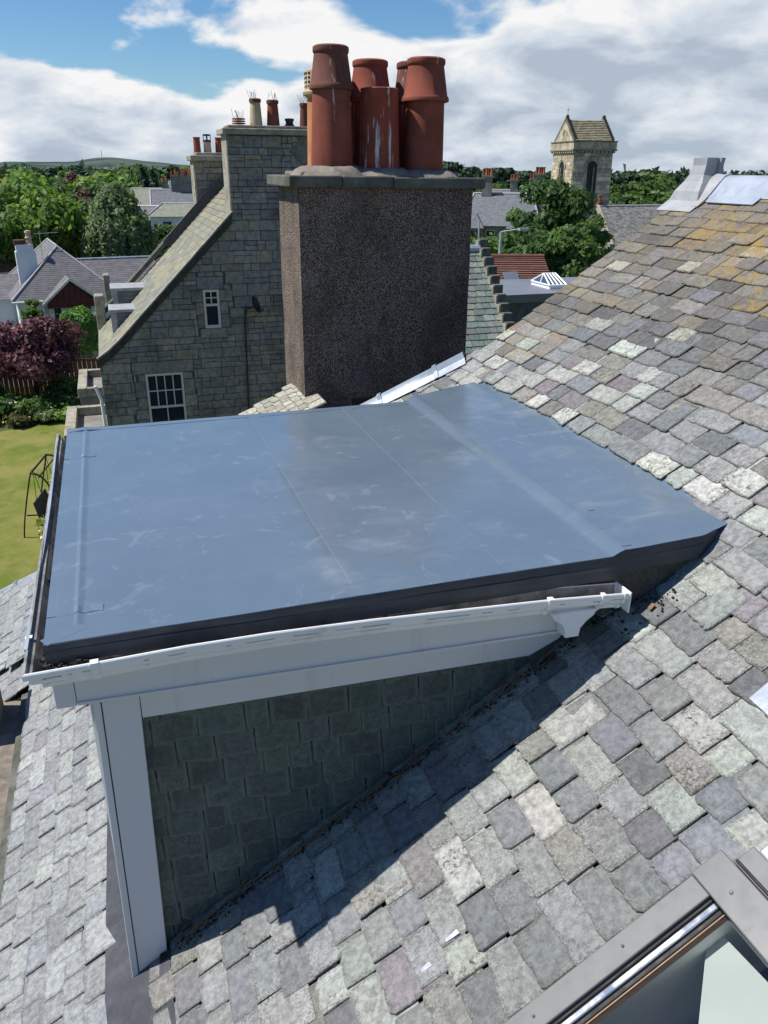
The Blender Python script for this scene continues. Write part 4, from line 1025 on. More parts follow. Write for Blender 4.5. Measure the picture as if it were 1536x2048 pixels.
        if spikes:
            mb = MB()
            for i in range(9):
                d = Vector((rng.uniform(-.6, .6), rng.uniform(-.5, .5), 1)).normalized() * rng.uniform(.12, .2); P = Vector((cx + rng.uniform(-r, r), HA + .4, zc + h)); mb.tube([P, P + d], .005, 4)
            mb.build('bird_spikes', M['steel'], o)
        return o
    pot(499, 520, 196, M['terra_buff']); pot(534, 555, 199, M['terra']); pot(600, 617, 205, M['terra_brown'])
    # short louvred pot and a black cowl
    a = atY(477, 240, HA + .4); mb = MB(); z = zc
    for k in range(4): mb.lathe((a[0], HA + .4, z + k * .047), [(.1, 0), (.155, .004), (.15, .03), (.1, .034)], 18)
    mb.build('louvred_pot', M['terra'], t)
    mb = MB()
    for i in range(12):
        d = Vector((rng.uniform(-.6, .6), rng.uniform(-.5, .5), 1)).normalized() * rng.uniform(.12, .22); P = Vector((a[0] + rng.uniform(-.12, .12), HA + .4, zc + .18)); mb.tube([P, P + d], .005, 4)
    mb.build('bird_spikes', M['steel'], t)
    a = atY(579, 250, HA + .4); mb = MB(); mb.lathe((a[0], HA + .4, zc), [(.17, 0), (.09, .07), (.09, .14), (.11, .14), (.11, .19), (0, .2)], 14); mb.build('black_cowl', M['iron'], t)
    # skews (coping of the gables), near and far
    def skew(y0, y1, xa, xb, top, name, m, dp=.16):
        mb = MB(); pts = []
        for x in np.linspace(xa, xb, 14):
            z = roofz(x) + top
            if x < .1: z += .12 * ((.1 - x) / .6) ** 2          # bell-cast foot
            pts.append((x, z))
        for i in range(13):
            (xa_, za), (xb_, zb) = pts[i], pts[i + 1]
            mb.hexa([(xa_, y0, za - dp), (xb_, y0, zb - dp), (xb_, y1, zb - dp), (xa_, y1, za - dp)], [(xa_, y0, za), (xb_, y0, zb), (xb_, y1, zb), (xa_, y1, za)])
        return mb.build(name, m, t)
    skew(HA - .07, HA + .03, xl - .04, ch0 + .02, .10, 'skew_coping', M['cope_pale'], .05)
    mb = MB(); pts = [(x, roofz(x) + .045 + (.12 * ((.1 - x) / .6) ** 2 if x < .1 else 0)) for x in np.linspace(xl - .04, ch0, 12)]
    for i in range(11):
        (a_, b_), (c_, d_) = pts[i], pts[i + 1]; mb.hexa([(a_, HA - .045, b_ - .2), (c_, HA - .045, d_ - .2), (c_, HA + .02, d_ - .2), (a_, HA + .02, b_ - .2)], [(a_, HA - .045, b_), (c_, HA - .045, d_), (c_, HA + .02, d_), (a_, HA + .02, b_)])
    mb.build('skew_underside', M['dark_stone'], t)
    skew(25.0, 25.25, xl - .1, 3.6, .32, 'far_skew', M['cope'])
    skew(25.252, 25.32, xl - .1, 3.6, .34, 'far_skew_edge', M['cope_pale'])
    # west roof slope: real slates, too small to pick apart
    an = math.atan(K45); RUh = Vector((math.cos(an), 0, math.sin(an))); RNh = Vector((-math.sin(an), 0, math.cos(an)))
    mb = MB(); mb.slab([(xl, HA + .2, roofz(xl)), (apx, HA + .2, roofz(apx)), (apx, 25.05, roofz(apx)), (xl, 25.05, roofz(xl))], (.03, 0, -.06)); ro = mb.build('roof', M['joint'], t)
    mb = MB(); mb.slab([(xr, HA + .2, roofz(xr)), (apx, HA + .2, roofz(apx)), (apx, 25.05, roofz(apx)), (xr, 25.05, roofz(xr))], (-.03, 0, -.06)); mb.build('back_roof', M['far_slate2'], t)
    mb = MB(); x = xl
    while x < apx:
        e = .17; y = HA + .15 + rng.uniform(0, .2)
        while y < 25.05:
            w = rng.uniform(.24, .42); P = Vector((x, y + w / 2, roofz(x)))
            tn = rng.choice(((.25, .24, .165), (.21, .21, .165), (.28, .25, .15), (.18, .19, .16))); j = rng.uniform(.85, 1.15)
            d = [P - RV * (w / 2 - .006) + RNh * .022, P + RV * (w / 2 - .006) + RNh * .022, P + RV * (w / 2 - .006) + RUh * .27 - RNh * .004, P - RV * (w / 2 - .006) + RUh * .27 - RNh * .004]
            mb.hexa([q - RNh * .016 for q in d], d, tint=tuple(c * j for c in tn), aux=(.5, .3, .12)); y += w
        x += e * math.cos(an)
    mb.build('slates', M['slate'], ro, kind='stuff')
    # lead flashing along the chimney foot
    mb = MB(); a = Vector((1.75, 24.86, roofz(1.75))); b = Vector((3.4, 24.86, roofz(3.4))); mb.slab([a + RNh * .03, b + RNh * .03, b + RNh * .28, a + RNh * .28], (0, .02, 0)); mb.build('step_flashing', M['lead_dark'], t)
    # far chimney
    c0 = atY(378, 312, 25.1); c1 = atY(452, 312, 25.1); zt = c0[2]; xa, xb = c0[0] + .12, c1[0] + .4
    mb = MB(); mb.box(xa + .04, xb, 25.12, 26.0, -6, zt - .12); fc = mb.build('far_chimney', M['joint'], t)
    rest = []
    for p in rubble(rng, xa, xb, -3.0, zt - .12, (.14, .30), (.2, .55)):
        p = clip(clip(p, -1, 0, -xa), 1, 0, xb)
        if len(p) > 2: mb = MB(); stone(mb, p, (0, 25.1, 0), U, V, Nn, rng.uniform(.01, .03), .01, -.05, tint=stint(rng), aux=(0, 0, 0)); mb.build('stone', M['stone'], fc)
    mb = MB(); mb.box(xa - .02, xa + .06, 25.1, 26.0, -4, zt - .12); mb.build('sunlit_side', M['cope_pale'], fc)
    mb = MB(); mb.box(xa - .1, xb + .1, 25.0, 26.1, zt - .12, zt + .02); mb.box(xa + .08, xb - .1, 25.15, 25.95, zt + .02, zt + .1); mb.build('coping_slab', M['cope_pale'], fc, bevel=.02)
    for px0, px1, pyt, m in ((386, 399, 274, 'terra'), (407, 421, 284, 'terra_buff'), (430, 444, 275, 'terra')):
        a = atY(px0, pyt, 25.5); b = atY(px1, pyt, 25.5); cx = (a[0] + b[0]) / 2; r = (b[0] - a[0]) / 2; h = a[2] - zt - .08
        mb = MB(); mb.lathe((cx, 25.5, zt + .08), [(r * 1.15, 0), (r, h * .9), (r * 1.12, h * .92), (r * 1.12, h), (r * .8, h), (r * .8, h - .2), (0, h - .2)], 18); mb.build('chimney_pot', M[m], t, smooth=True)
        if m == 'terra_buff':
            mb = MB(); mb.lathe((cx, 25.5, zt + .08 + h), [(r * .9, -.02), (r * 1.15, 0), (r * 1.15, .05), (r * .5, .06)], 14)
            for k in range(4): mb.tube([(cx + r * math.cos(k * 1.57), 25.5 + r * math.sin(k * 1.57), zt + .1 + h), (cx + r * math.cos(k * 1.57), 25.5 + r * math.sin(k * 1.57), zt + .24 + h)], .012, 5)
            mb.lathe((cx, 25.5, zt + .08 + h), [(r * 1.1, .16), (r * 1.15, .2), (0, .21)], 14); mb.build('black_cowl', M['iron'], t)
    # windows
    def sash(rect, cols, rows_top, rows_bot):
        a, b, c, d = rect; fwid = .055; y = HA + .045
        mb = MB(); mb.box(a, b, y + .006, y + .012, c, d); w = mb.build('sash_window', M['glass'], t)
        mb = MB()
        mb.box(a, a + fwid, y - .05, y, c, d); mb.box(b - fwid, b, y - .05, y, c, d); mb.box(a + fwid, b - fwid, y - .05, y, d - fwid, d); mb.box(a + fwid, b - fwid, y - .06, y, c, c + .07)
        mid = d - (d - c) * (.47 if rows_top < 3 else .5); mid = d - (.36 if b - a < .5 else .84)
        mb.box(a + fwid, b - fwid, y - .045, y, mid - .028, mid + .028); mb.build('frame', M['cream'], w)
        for zc0, zc1, nr, nc in ((mid + .028, d - fwid, rows_top, cols[0]), (c + .07, mid - .028, rows_bot, cols[1])):
            for i in range(1, nc):
                x = a + fwid + (b - a - 2 * fwid) * i / nc; mb = MB(); mb.box(x - .013, x + .013, y - .03, y, zc0, zc1); mb.build('glazing_bar', M['cream'], w)
            for i in range(1, nr):
                z = zc0 + (zc1 - zc0) * i / nr; mb = MB(); mb.box(a + fwid, b - fwid, y - .026, y - .001, z - .013, z + .013); mb.build('glazing_bar', M['cream'], w)
    sash(win1, (4, 2), 2, 1); sash(win2, (2, 1), 2, 1)
    # west side: two dormers breaking the eaves, and two bays with parapets
    for (fx, fz0, fy, ln) in ((.05, -3.04, 23.4, 1.0), (-.05, -3.38, 21.9, .9)):
        xe = EA[0] + (fz0 - EA[1]) / K45 + .12
        mb = MB(); mb.box(fx - .1, xe, fy - .04, fy + ln + .04, fz0 - .03, fz0 + .05); rf = mb.build('dormer_roof', M['lead_old'], t, bevel=.015)
        mb = MB(); mb.slab([(fx + .08, fy, roofz(fx + .08) - .05), (fx + .08, fy, fz0 - .03), (xe - .06, fy, fz0 - .03)], (0, ln, 0)); mb.build('dormer_cheek', M['slate_far'], rf)
        mb = MB(); mb.box(fx - .06, fx + .075, fy - .02, fy + ln + .02, roofz(fx) - .3, fz0 - .032); mb.build('dormer_front', M['lead_old'], rf)
    for (pxa, pxb, pyt, pyb, yy) in ((187, 219, 592, 690, 24.6), (205, 226, 550, 612, 27.5)):
        a = atY(pxa, pyt, yy); b = atY(pxb, pyb, yy); mb = MB(); mb.box(a[0], b[0], yy, yy + .5, b[2], a[2]); pr = mb.build('stone_pier', M['cope_pale'], t, bevel=.03)
        mb = MB(); mb.box(a[0] - .05, b[0] + .06, yy - .05, yy + .56, b[2] - .12, b[2]); mb.build('pier_cornice', M['cope'], pr)
    for zt_, nl, fl, nr in ((-6.0, (120, 872), (141, 812), (204, 868)), (-6.0, (149, 778), (163, 738), (206, 778))):
        A, Bf, C = atZ(*nl, zt_), atZ(*fl, zt_), atZ(*nr, zt_); xa = (A[0] + Bf[0]) / 2; ya, yb = A[1], Bf[1]; xb = max(C[0], xl + .05); w = .26
        mb = MB(); mb.box(xa + .03, xb, ya + .03, yb, -CH, zt_ - .25); bay = mb.build('bay', M['far_stone'], t)
        ws = rng.uniform(.55, .8); y = ya
        while y < yb - .1:
            y2 = min(y + rng.uniform(.5, .8), yb); mb = MB(); mb.box(xa, xa + w, y + .006, y2 - .006, zt_ - .26, zt_); mb.build('parapet_stone', M['cope_pale'], bay, bevel=.015); y = y2
        for yy in (ya, yb - .2):
            x = xa + w + .005
            while x < xb - .08:
                x2 = min(x + rng.uniform(.5, .8), xb); mb = MB(); mb.box(x, x2 - .01, yy, yy + .2, zt_ - .26, zt_ - .012); mb.build('parapet_stone', M['cope_pale'], bay, bevel=.015); x = x2
    mb = MB(); p0 = atY(203, 800, HA - .1); p1 = atY(219, 860, HA - .1); mb.tube([(p0[0] - .1, HA - .1, p0[2] + .35), (p0[0], HA - .1, p0[2]), (p1[0] - .05, HA - .1, p1[2] - 1.5)], .04, 8); mb.build('downpipe', M['upvc'], t)
M['slate_far'] = M['far_slate2']
stone_house()

def satellite_dish():
    P = Vector(atY(508, 610, HA - .35)); t = thing('satellite_dish', 'black satellite dish on the stone gable with a cable hanging below', 'satellite dish', (P.x, HA, P.z - .2))
    d = Vector((.75, -.45, .35)).normalized(); mb = MB(Matrix.Translation(P) @ Vector((0, 0, 1)).rotation_difference(d).to_matrix().to_4x4() @ Matrix.Scale(.75, 4))
    mb.lathe((0, 0, 0), [(0, 0), (.1, .012), (.2, .045), (.27, .085), (.275, .08), (.2, .035), (.1, .0), (0, -.012)], 24); mb.build('dish', M['iron'], t, smooth=True)
    mb = MB(); mb.tube([P, P - d * .12 + Vector((0, 0, -.05)), (P.x - .12, HA, P.z - .1)], .02, 6); mb.build('bracket', M['iron'], t)
    mb = MB(); q = P + d * .32 + Vector((-.05, 0, -.22)); mb.tube([P + Vector((0, -.02, -.25)), q], .012, 6); mb.tube([q, q + Vector((-.06, .02, .03))], .028, 8); mb.build('feed_arm', M['iron'], t)
    a = Vector((P.x - .15, HA - .05, P.z - .12)); pts = [a] + [Vector((atY(490 + k * 2.2, 640 + k * 50, HA - .05)[0], HA - .05, atY(490, 640 + k * 50, HA - .05)[2])) for k in range(6)]
    mb = MB(); mb.tube(pts, .022, 6); mb.build('cable', M['iron'], t)
satellite_dish()

# ------------------------------------------------------------------ crow-stepped wing to the right of the chimney
def crow_house():
    rng = random.Random(4); A = 18.0; zr_ = -1.72; xg = 8.37; x0 = 5.0
    t = thing('crow_step_house', 'house with green slate roof and crow-stepped gable right of the chimney', 'house', (6.8, A, -CH))
    mb = MB(); mb.slab([(x0, A, zr_ - .06), (x0, A - 3.4, zr_ - 3.46), (x0, A - 3.4, -CH), (x0, A + 1.9, -CH), (x0, A + 1.9, zr_ - 1.96)], (xg - x0, 0, 0)); mb.build('wall', M['far_stone'], t)
    U = Vector((0, .7071, .7071)); Nn = Vector((0, -.7071, .7071)); V = Vector((1, 0, 0))
    rest = MB(); k = 0
    while k < 3.45 * 1.414:
        P0 = Vector((0, A, zr_)) - U * (k + .19); x = x0
        while x < xg:
            w = rng.uniform(.17, .34); w = min(w, xg - x + .02)
            tn = rng.choice(((.20, .25, .21), (.24, .28, .23), (.17, .22, .19), (.27, .28, .22), (.20, .20, .19))); j = rng.uniform(.85, 1.2)
            P = P0 + V * (x + w / 2)
            add_slate(rest, rng, P, U, V, Nn, w - .008, .30, .012, .085, .022, tuple(c * j for c in tn), (.35, .15, .03))
            x += w
        k += .165
    mb = MB(); mb.slab([(x0, A, zr_ - .02), (xg, A, zr_ - .02), (xg, A - 3.4, zr_ - 3.42), (x0, A - 3.4, zr_ - 3.42)], (0, .03, -.03)); ro = mb.build('roof', M['joint'], t)
    rest.build('slates', M['slate'], ro, kind='stuff')
    mb = MB(); mb.tube([(x0, A, zr_ + .03), (xg - .02, A, zr_ + .03)], .09, 8); mb.build('ridge_lead', M['lead'], t)
    # crow steps
    st = .185
    for i in range(19):
        y1 = A + .16 - i * st; zt = zr_ + .24 - i * st
        mb = MB(); mb.box(xg - .02, xg + .20, y1 - st + .006, y1 - .004, zt - .42, zt); mb.build('crow_step', M['cope'], t, bevel=.015)
        mb = MB(); mb.box(xg - .06, xg - .021, y1 - st, y1, zt - .42, zt - .03); mb.build('skew_face', M['cope_pale'], t)
    mb = MB(); mb.slab([(xg, A + .1, zr_ - .3), (xg, A - 3.4, zr_ - 3.7), (xg, A - 3.4, -CH), (xg, A + 1.9, -CH), (xg, A + 1.9, zr_ - 2.0)], (.2, 0, 0)); mb.build('gable', M['far_stone'], t)
crow_house()

# ------------------------------------------------------------------ flat-roofed extension with lantern, tile-roofed house
def extension():
    zt = -4.2; a, b, c = atZ(1000, 592, zt), atZ(1150, 590, zt), atZ(1010, 563, zt)
    y0, y1 = a[1], c[1] + .6; x0, x1 = a[0] - 1.2, b[0] + 3.2
    t = thing('flat_roof_extension', 'flat grey roofed extension hung with dark slates', 'building', ((x0 + x1) / 2, (y0 + y1) / 2, -CH))
    mb = MB(); mb.box(x0 + .1, x1 - .1, y0 + .1, y1 - .1, -CH, zt - .2); wl = mb.build('wall', M['lead_dark'], t)
    rng = random.Random(9); z = zt - .32; mb = MB()
    while z > zt - 3.2:
        x = x0 + .1 - rng.uniform(0, .2)
        while x < x1 - .1:
            w = rng.uniform(.22, .34); j = rng.uniform(.8, 1.25)
            mb.hexa([(x, y0 + .075, z - .2), (x + w - .008, y0 + .075, z - .2), (x + w - .008, y0 + .11, z - .2), (x, y0 + .11, z - .2)], [(x, y0 + .09, z), (x + w - .008, y0 + .09, z), (x + w - .008, y0 + .11, z), (x, y0 + .11, z)], tint=(.075 * j, .088 * j, .085 * j), aux=(.1, .1, 0)); x += w
        z -= .2
    mb.build('slates', M['slate_dark'], wl, kind='stuff')
    mb = MB(); mb.box(x0, x1, y0, y1, zt - .26, zt); mb.build('flat_roof', M['flat'], t, bevel=.02)
    mb = MB(); mb.box(x0 - .01, x1 + .01, y0 - .03, y0 - .005, zt - .28, zt + .02); mb.build('roof_edge', M['metal_grey'], t)
    q = atY(1012, 616, y0); mb = MB(); mb.box(q[0] - .16, q[0] + .16, y0 + .04, y0 + .074, q[2] - .2, q[2] + .22); mb.build('vent_opening', M['black'], t)
    # lantern
    p0, p1 = atZ(1067, 570, zt), atZ(1112, 578, zt); pr = atD(1104, 549, float(np.dot(atZ(1100, 566, zt), HF)))
    lt = thing('roof_lantern', 'white framed glass lantern standing on the flat roof', 'roof lantern', ((p0[0] + p1[0]) / 2 + .5, p1[1] + .9, zt))
    xa, xb, ya, yb = p0[0], p1[0] + .45, p1[1], p1[1] + 1.5; z0, z1, zr2 = zt, zt + .14, zt + .14 + .36
    mb = MB(); mb.box(xa, xb, ya, yb, z0, z1); mb.build('kerb', M['upvc'], lt)
    ra, rb = Vector(((xa + xb) / 2 - .25, (ya + yb) / 2, zr2)), Vector(((xa + xb) / 2 + .25, (ya + yb) / 2, zr2)); cs = [Vector((xa, ya, z1)), Vector((xb, ya, z1)), Vector((xb, yb, z1)), Vector((xa, yb, z1))]
    for f in ((cs[0], cs[1], rb, ra), (cs[1], cs[2], rb), (cs[2], cs[3], ra, rb), (cs[3], cs[0], ra)):
        mb = MB(); mb.add(list(f), [tuple(range(len(f)))]); mb.build('glass_pane', M['glass_blue'], lt)
    bars = [(cs[0], ra), (cs[1], rb), (cs[2], rb), (cs[3], ra), (ra, rb), (cs[0], cs[1]), (cs[1], cs[2]), (cs[3], cs[0])]
    for k in (.25, .5, .75): bars.append((cs[0].lerp(cs[1], k), ra.lerp(rb, k)))
    bars.append((cs[1].lerp(cs[2], .5), rb)); bars.append((cs[3].lerp(cs[0], .5), ra))
    for u, v in bars: mb = MB(); mb.tube([u, v], .034, 6); mb.build('glazing_bar', M['upvc'], lt)
M['glass_blue'] = mat_glass('blue lantern glass', (.05, .075, .11))
extension()

def roof_quad_house(name, label, ridge_a, ridge_b, eave_a, eave_b, roofm, wallm, zb=-CH, tiles=False):
    # a gabled house from its near roof slope: ridge a-b above eaves a-b (all 3-D points)
    ra, rb, ea, eb = [Vector(p) for p in (ridge_a, ridge_b, eave_a, eave_b)]
    t = thing(name, label, 'house', ((ra.x + rb.x) / 2, (ra.y + rb.y) / 2, zb))
    d = Vector((0, 0, -.08)); fa, fb = ra * 2 - ea, rb * 2 - eb; fa.z, fb.z = ea.z, eb.z
    mb = MB(); mb.slab([ra, rb, eb, ea], d); mb.slab([rb, ra, fa, fb], d); ro = mb.build('roof', roofm, t)
    k = lambda p: Vector((p.x, p.y, zb)); mb = MB(); c = (ra + rb) / 2
    ins = lambda p: p.lerp(Vector((c.x, c.y, p.z)), .04) - Vector((0, 0, .1))
    P = [ins(p) for p in (ea, eb, fb, fa)]; Q = [k(p) for p in P]
    mb.hexa(Q, P); mb.slab([P[0], P[3], ins(ra)], (.02, 0, 0)); mb.slab([P[1], P[2], ins(rb)], (-.02, 0, 0)); mb.build('wall', wallm, t)
    return t, ro, (ra, rb, ea, eb)
def tile_house():
    D1 = 36.0; ra, rb = Vector(atD(978, 513, D1 + 2.0)), Vector(atD(1088, 512, D1 + 2.0)); ea, eb = Vector(atD(988, 562, D1)), Vector(atD(1106, 558, D1))
    rb.z = ra.z; eb.z = ea.z; ra = ra - (rb - ra) * .3; ea = ea - (eb - ea) * .3
    t, ro, q = roof_quad_house('tile_house', 'low house with brown pantiled roof behind the flat roof', ra, rb, ea, eb, M['pantile'], M['render'])
    # courses of tiles as ribs
    n = 11; mb = MB()
    for i in range(n):
        u = (i + .5) / n; a = ra.lerp(ea, u); b = rb.lerp(eb, u); h = Vector((0, 0, .05)); dn = (ea - ra) * (.42 / n)
        m = 60
        for k in range(m):
            p = a.lerp(b, k / m); q2 = a.lerp(b, (k + .86) / m); mb.slab([p - dn + h * .2, q2 - dn + h * .2, q2 + dn + h, p + dn + h], (0, 0, -.03))
    mb.build('tiles', M['pantile'], ro, kind='stuff')
    mb = MB(); mb.tube([ra + Vector((0, 0, .03)), rb + Vector((0, 0, .03))], .09, 8); mb.build('ridge_tiles', M['pantile'], ro)
    # small roof light and a ball left on the tiles
    for px, py, w in ((1010, 561, .7),):
        P = Vector(atD(px, py, D1 - .1)); mb = MB(); mb.slab([P, P + Vector((w, 0, 0)), P + Vector((w, .3, .3)), P + Vector((0, .3, .3))], (0, -.03, .04)); mb.build('roof_light', M['flat'], ro)
tile_house()

# ------------------------------------------------------------------ church
def church():
    rng = random.Random(31); D = 84.0
    c0 = atD(1140, 400, D)                     # the near corner of the tower
    t = thing('church_tower', 'buff stone church tower with saddleback roof and tall arched belfry openings', 'tower', (c0[0], c0[1], -CH))
    ang = math.radians(-14)
    # local frame: +x along the shaded right face, +y away along the sunlit left face
    hx = (HR * math.cos(math.radians(11)) + HF * math.sin(math.radians(11))); hy = np.array([-hx[1], hx[0], 0])
    Mx = Matrix(((hx[0], hy[0], 0, c0[0]), (hx[1], hy[1], 0, c0[1]), (0, 0, 1, 0), (0, 0, 0, 1)))
    def zz(py): return atD(1140, py, D)[2]
    W, Dp = 4.0, 5.3
    zr_, ze, zc, zb = zz(234), zz(281), zz(301), -CH
    bat = .022
    def wall_pts(h): k = (zc - h) * bat; return k
    mb = MB(Mx); k = (zc + CH) * bat
    mb.hexa([(-k, -k, zb), (W + k, -k, zb), (W + k, Dp + k, zb), (-k, Dp + k, zb)], [(.03, .03, zc), (W - .03, .03, zc), (W - .03, Dp - .03, zc), (.03, Dp - .03, zc)]); mb.build('shaft', M['far_stone'], t)
    # ashlar courses on the two visible faces
    lo = -2.6
    def course(face):
        out = MB(Mx); z = lo
        L_ = W if face == 0 else Dp
        while z < zc - .05:
            h = min(rng.uniform(.28, .42), zc - z); u = -rng.uniform(0, .4)
            while u < L_:
                w = rng.uniform(.5, 1.0); a, b = max(u, 0), min(u + w, L_)
                if b - a > .06:
                    j = rng.uniform(.8, 1.2); tn = rng.choice(((.56, .46, .31), (.60, .51, .36), (.48, .40, .28), (.42, .36, .27))); k2 = (zc - z) * bat
                    tn = tuple(c * j for c in tn)
                    if face == 0: stone(out, [(a + .01, z + .01), (b - .01, z + .01), (b - .01, z + h - .01), (a + .01, z + h - .01)], (0, -k2 * .6, 0), (1, 0, 0), (0, 0, 1), (0, -1, 0), .03, .015, -.1, tint=tn, aux=(0, 0, 0))
                    else: stone(out, [(a + .01, z + .01), (b - .01, z + .01), (b - .01, z + h - .01), (a + .01, z + h - .01)], (-k2 * .6, 0, 0), (0, 1, 0), (0, 0, 1), (-1, 0, 0), .03, .015, -.1, tint=tn, aux=(0, 0, 0))
                u += w
            z += h
        out.build('ashlar', M['church_stone'], t, kind='stuff')
    course(0); course(1)
    # parapet, corbels
    mb = MB(Mx); mb.box(-.22, W + .22, -.22, Dp + .22, zc + .12, ze - .1, tint=(.46, .39, .27)); mb.box(-.3, W + .3, -.3, Dp + .3, zc, zc + .12, tint=(.26, .23, .17)); mb.box(-.28, W + .28, -.28, Dp + .28, ze - .1, ze, tint=(.20, .18, .14)); mb.build('parapet', M['church_stone'], t)
    for i in range(11):
        x = -.1 + i * (W + .1) / 10; mb = MB(Mx); mb.box(x - .08, x + .1, -.24, .04, zc - .2, zc, tint=(.36, .32, .24)); mb.build('corbel', M['church_stone'], t)
        y = -.1 + i * (Dp + .1) / 10; mb = MB(Mx); mb.box(-.24, .04, y - .08, y + .12, zc - .2, zc, tint=(.5, .44, .32)); mb.build('corbel', M['church_stone'], t)
    # saddleback roof with ridge along x, gables on the left and right faces
    ym = Dp / 2
    mb = MB(Mx); mb.slab([(.25, .15, ze), (.25, ym, zr_), (.25, Dp - .15, ze)], (-.3, 0, 0), tint=(.50, .43, .30)); mb.build('gable', M['church_stone'], t); mb = MB(Mx); mb.slab([(W + .05, .15, ze), (W + .05, ym, zr_), (W + .05, Dp - .15, ze)], (-.3, 0, 0), tint=(.50, .43, .30)); mb.build('gable', M['church_stone'], t)
    mb = MB(Mx); mb.slab([(.2, .1, ze), (W - .2, .1, ze), (W - .2, ym, zr_ - .1), (.2, ym, zr_ - .1)], (0, 0, -.1)); mb.slab([(.2, Dp - .1, ze), (W - .2, Dp - .1, ze), (W - .2, ym, zr_ - .1), (.2, ym, zr_ - .1)], (0, 0, -.1)); ro = mb.build('roof', M['far_slate3'], t)
    mb = MB(Mx); n = 12
    for i in range(n):
        a, b = i / n, (i + 1) / n; x = .25 - rng.uniform(0, .2)
        while x < W - .25:
            w = rng.uniform(.25, .45); x2 = min(x + w, W - .22); j = rng.uniform(.7, 1.25); tn = (.33 * j, .30 * j, .20 * j)
            ya, za = .1 + (ym - .1) * a, ze + (zr_ - ze - .1) * a; yb, zb2 = .1 + (ym - .1) * b, ze + (zr_ - ze - .1) * b
            mb.hexa([(x, ya - .06, za - .02), (x2 - .015, ya - .06, za - .02), (x2 - .015, yb, zb2 - .06), (x, yb, zb2 - .06)], [(x, ya - .10, za + .07), (x2 - .015, ya - .10, za + .07), (x2 - .015, yb, zb2 + .01), (x, yb, zb2 + .01)], tint=tn, aux=(.3, .5, .1)); x += w
    mb.build('stone_slates', M['slate'], ro, kind='stuff')
    for gx in (-.06, W - .24):
        for i in range(11):
            u = i / 11
            for s_ in (0, 1):
                y = .15 + (ym - .15) * u if s_ == 0 else Dp - .15 - (ym - .15) * u; z = ze + (zr_ - ze) * u
                mb = MB(Mx); mb.box(gx, gx + .32, min(y, y + (.24 if s_ == 0 else -.24)), max(y, y + (.24 if s_ == 0 else -.24)), z - .1, z + .27, tint=(.16, .145, .11)); mb.build('crow_step', M['church_stone'], t)
        mb = MB(Mx); mb.lathe((gx + .15, ym, zr_), [(.14, 0), (.14, .12), (.19, .2), (.15, .32), (0, .38)], 10, tint=(.1, .09, .075)); mb.build('finial', M['church_stone'], t)
    mb = MB(Mx); mb.tube([(.1, ym, zr_ + .3), (.1, ym, zr_ + .95)], .02, 5); mb.tube([(-.1, ym, zr_ + .75), (.3, ym, zr_ + .75)], .016, 5); mb.build('weather_vane', M['iron'], t)
    # arched openings with hood moulds
    def arch(face, cu, w, z0, z1, name='belfry_opening'):
        pts = [(cu - w / 2, z0), (cu + w / 2, z0)]; r = w / 2
        for i in range(13): a = math.pi * i / 12; pts.append((cu + r * math.cos(a), z1 - r + r * math.sin(a)))
        f = (lambda u, z, d: (u, -d - (zc - z) * bat * .6, z)) if face == 0 else (lambda u, z, d: (-d - (zc - z) * bat * .6, u, z))
        mb = MB(Mx); mb.add([f(u, z, .045) for u, z in pts], [tuple(range(len(pts)))]); o = mb.build(name, M['black'], t)
        mb = MB(Mx)
        for k, (e0, e1, d0) in enumerate(((.0, .10, .10), (.14, .26, .14))):
            ring = []
            for i in range(13): a = math.pi * i / 12; ring.append((math.cos(a), math.sin(a)))
            L2 = [(cu + (r + e0), z0)] + [(cu + (r + e0) * a, z1 - r + (r + e0) * b) for a, b in ring] + [(cu - (r + e0), z0)]
            L3 = [(cu + (r + e1), z0)] + [(cu + (r + e1) * a, z1 - r + (r + e1) * b) for a, b in ring] + [(cu - (r + e1), z0)]
            if k == 1: L2, L3 = L2[1:-1], L3[1:-1]
            for i in range(len(L2) - 1):
                q = [L2[i], L2[i + 1], L3[i + 1], L3[i]]; mb.hexa([f(u, z, -.05) for u, z in q], [f(u, z, d0) for u, z in q], tint=(.42, .36, .26))
        mb.build('hood_mould', M['church_stone'], o)
        if w > .8:
            mb = MB(Mx); mb.tube([f(cu + .16, z0, .1), f(cu + .16, z1 - .6, .1)], .07, 6, tint=(.3, .26, .2)); mb.build('mullion', M['church_stone'], o)
    arch(0, 1.95, 1.0, zz(415), zz(321)); arch(1, 2.55, 1.25, zz(430), zz(322)); arch(1, 2.5, .55, zz(294), zz(262), 'gable_opening')
    # nave
    n0 = atD(1194, 413, D - 6); n1 = atD(1330, 413, D - 6 + 3); e0 = Vector(atD(1222, 492, D - 14)); dv = Vector(n1) - Vector(n0); dv.z = 0
    ra, rb = Vector(n0), Vector(n0) + dv * 1.6; ea = e0; eb = e0 + dv * 1.6
    t2, ro, q = roof_quad_house('church_nave', 'long church nave roof of dark weathered slate beside the tower', ra, rb, ea, eb, M['nave_slate'], M['far_stone'])
    mb = MB(); mb.slab([ra + Vector((-.1, 0, .15)), ea + Vector((-.1, 0, .15)), ea + Vector((.25, 0, .15)), ra + Vector((.25, 0, .15))], (0, 0, -.35)); mb.build('skew_coping', M['cope_pale'], t2)
    mb = MB(); mb.tube([ra + Vector((0, 0, .03)), rb + Vector((0, 0, .03))], .12, 6); mb.build('ridge', M['lead_old'], t2)
    mb = MB(); P = ra + Vector((.4, .2, 0)); mb.box(P.x - .25, P.x + .25, P.y - .2, P.y + .2, P.z - .3, P.z + .35); mb.lathe((P.x, P.y, P.z + .35), [(.16, 0), (.14, .5), (.18, .52), (.18, .6), (0, .6)], 10); mb.build('chimney', M['terra'], t2)
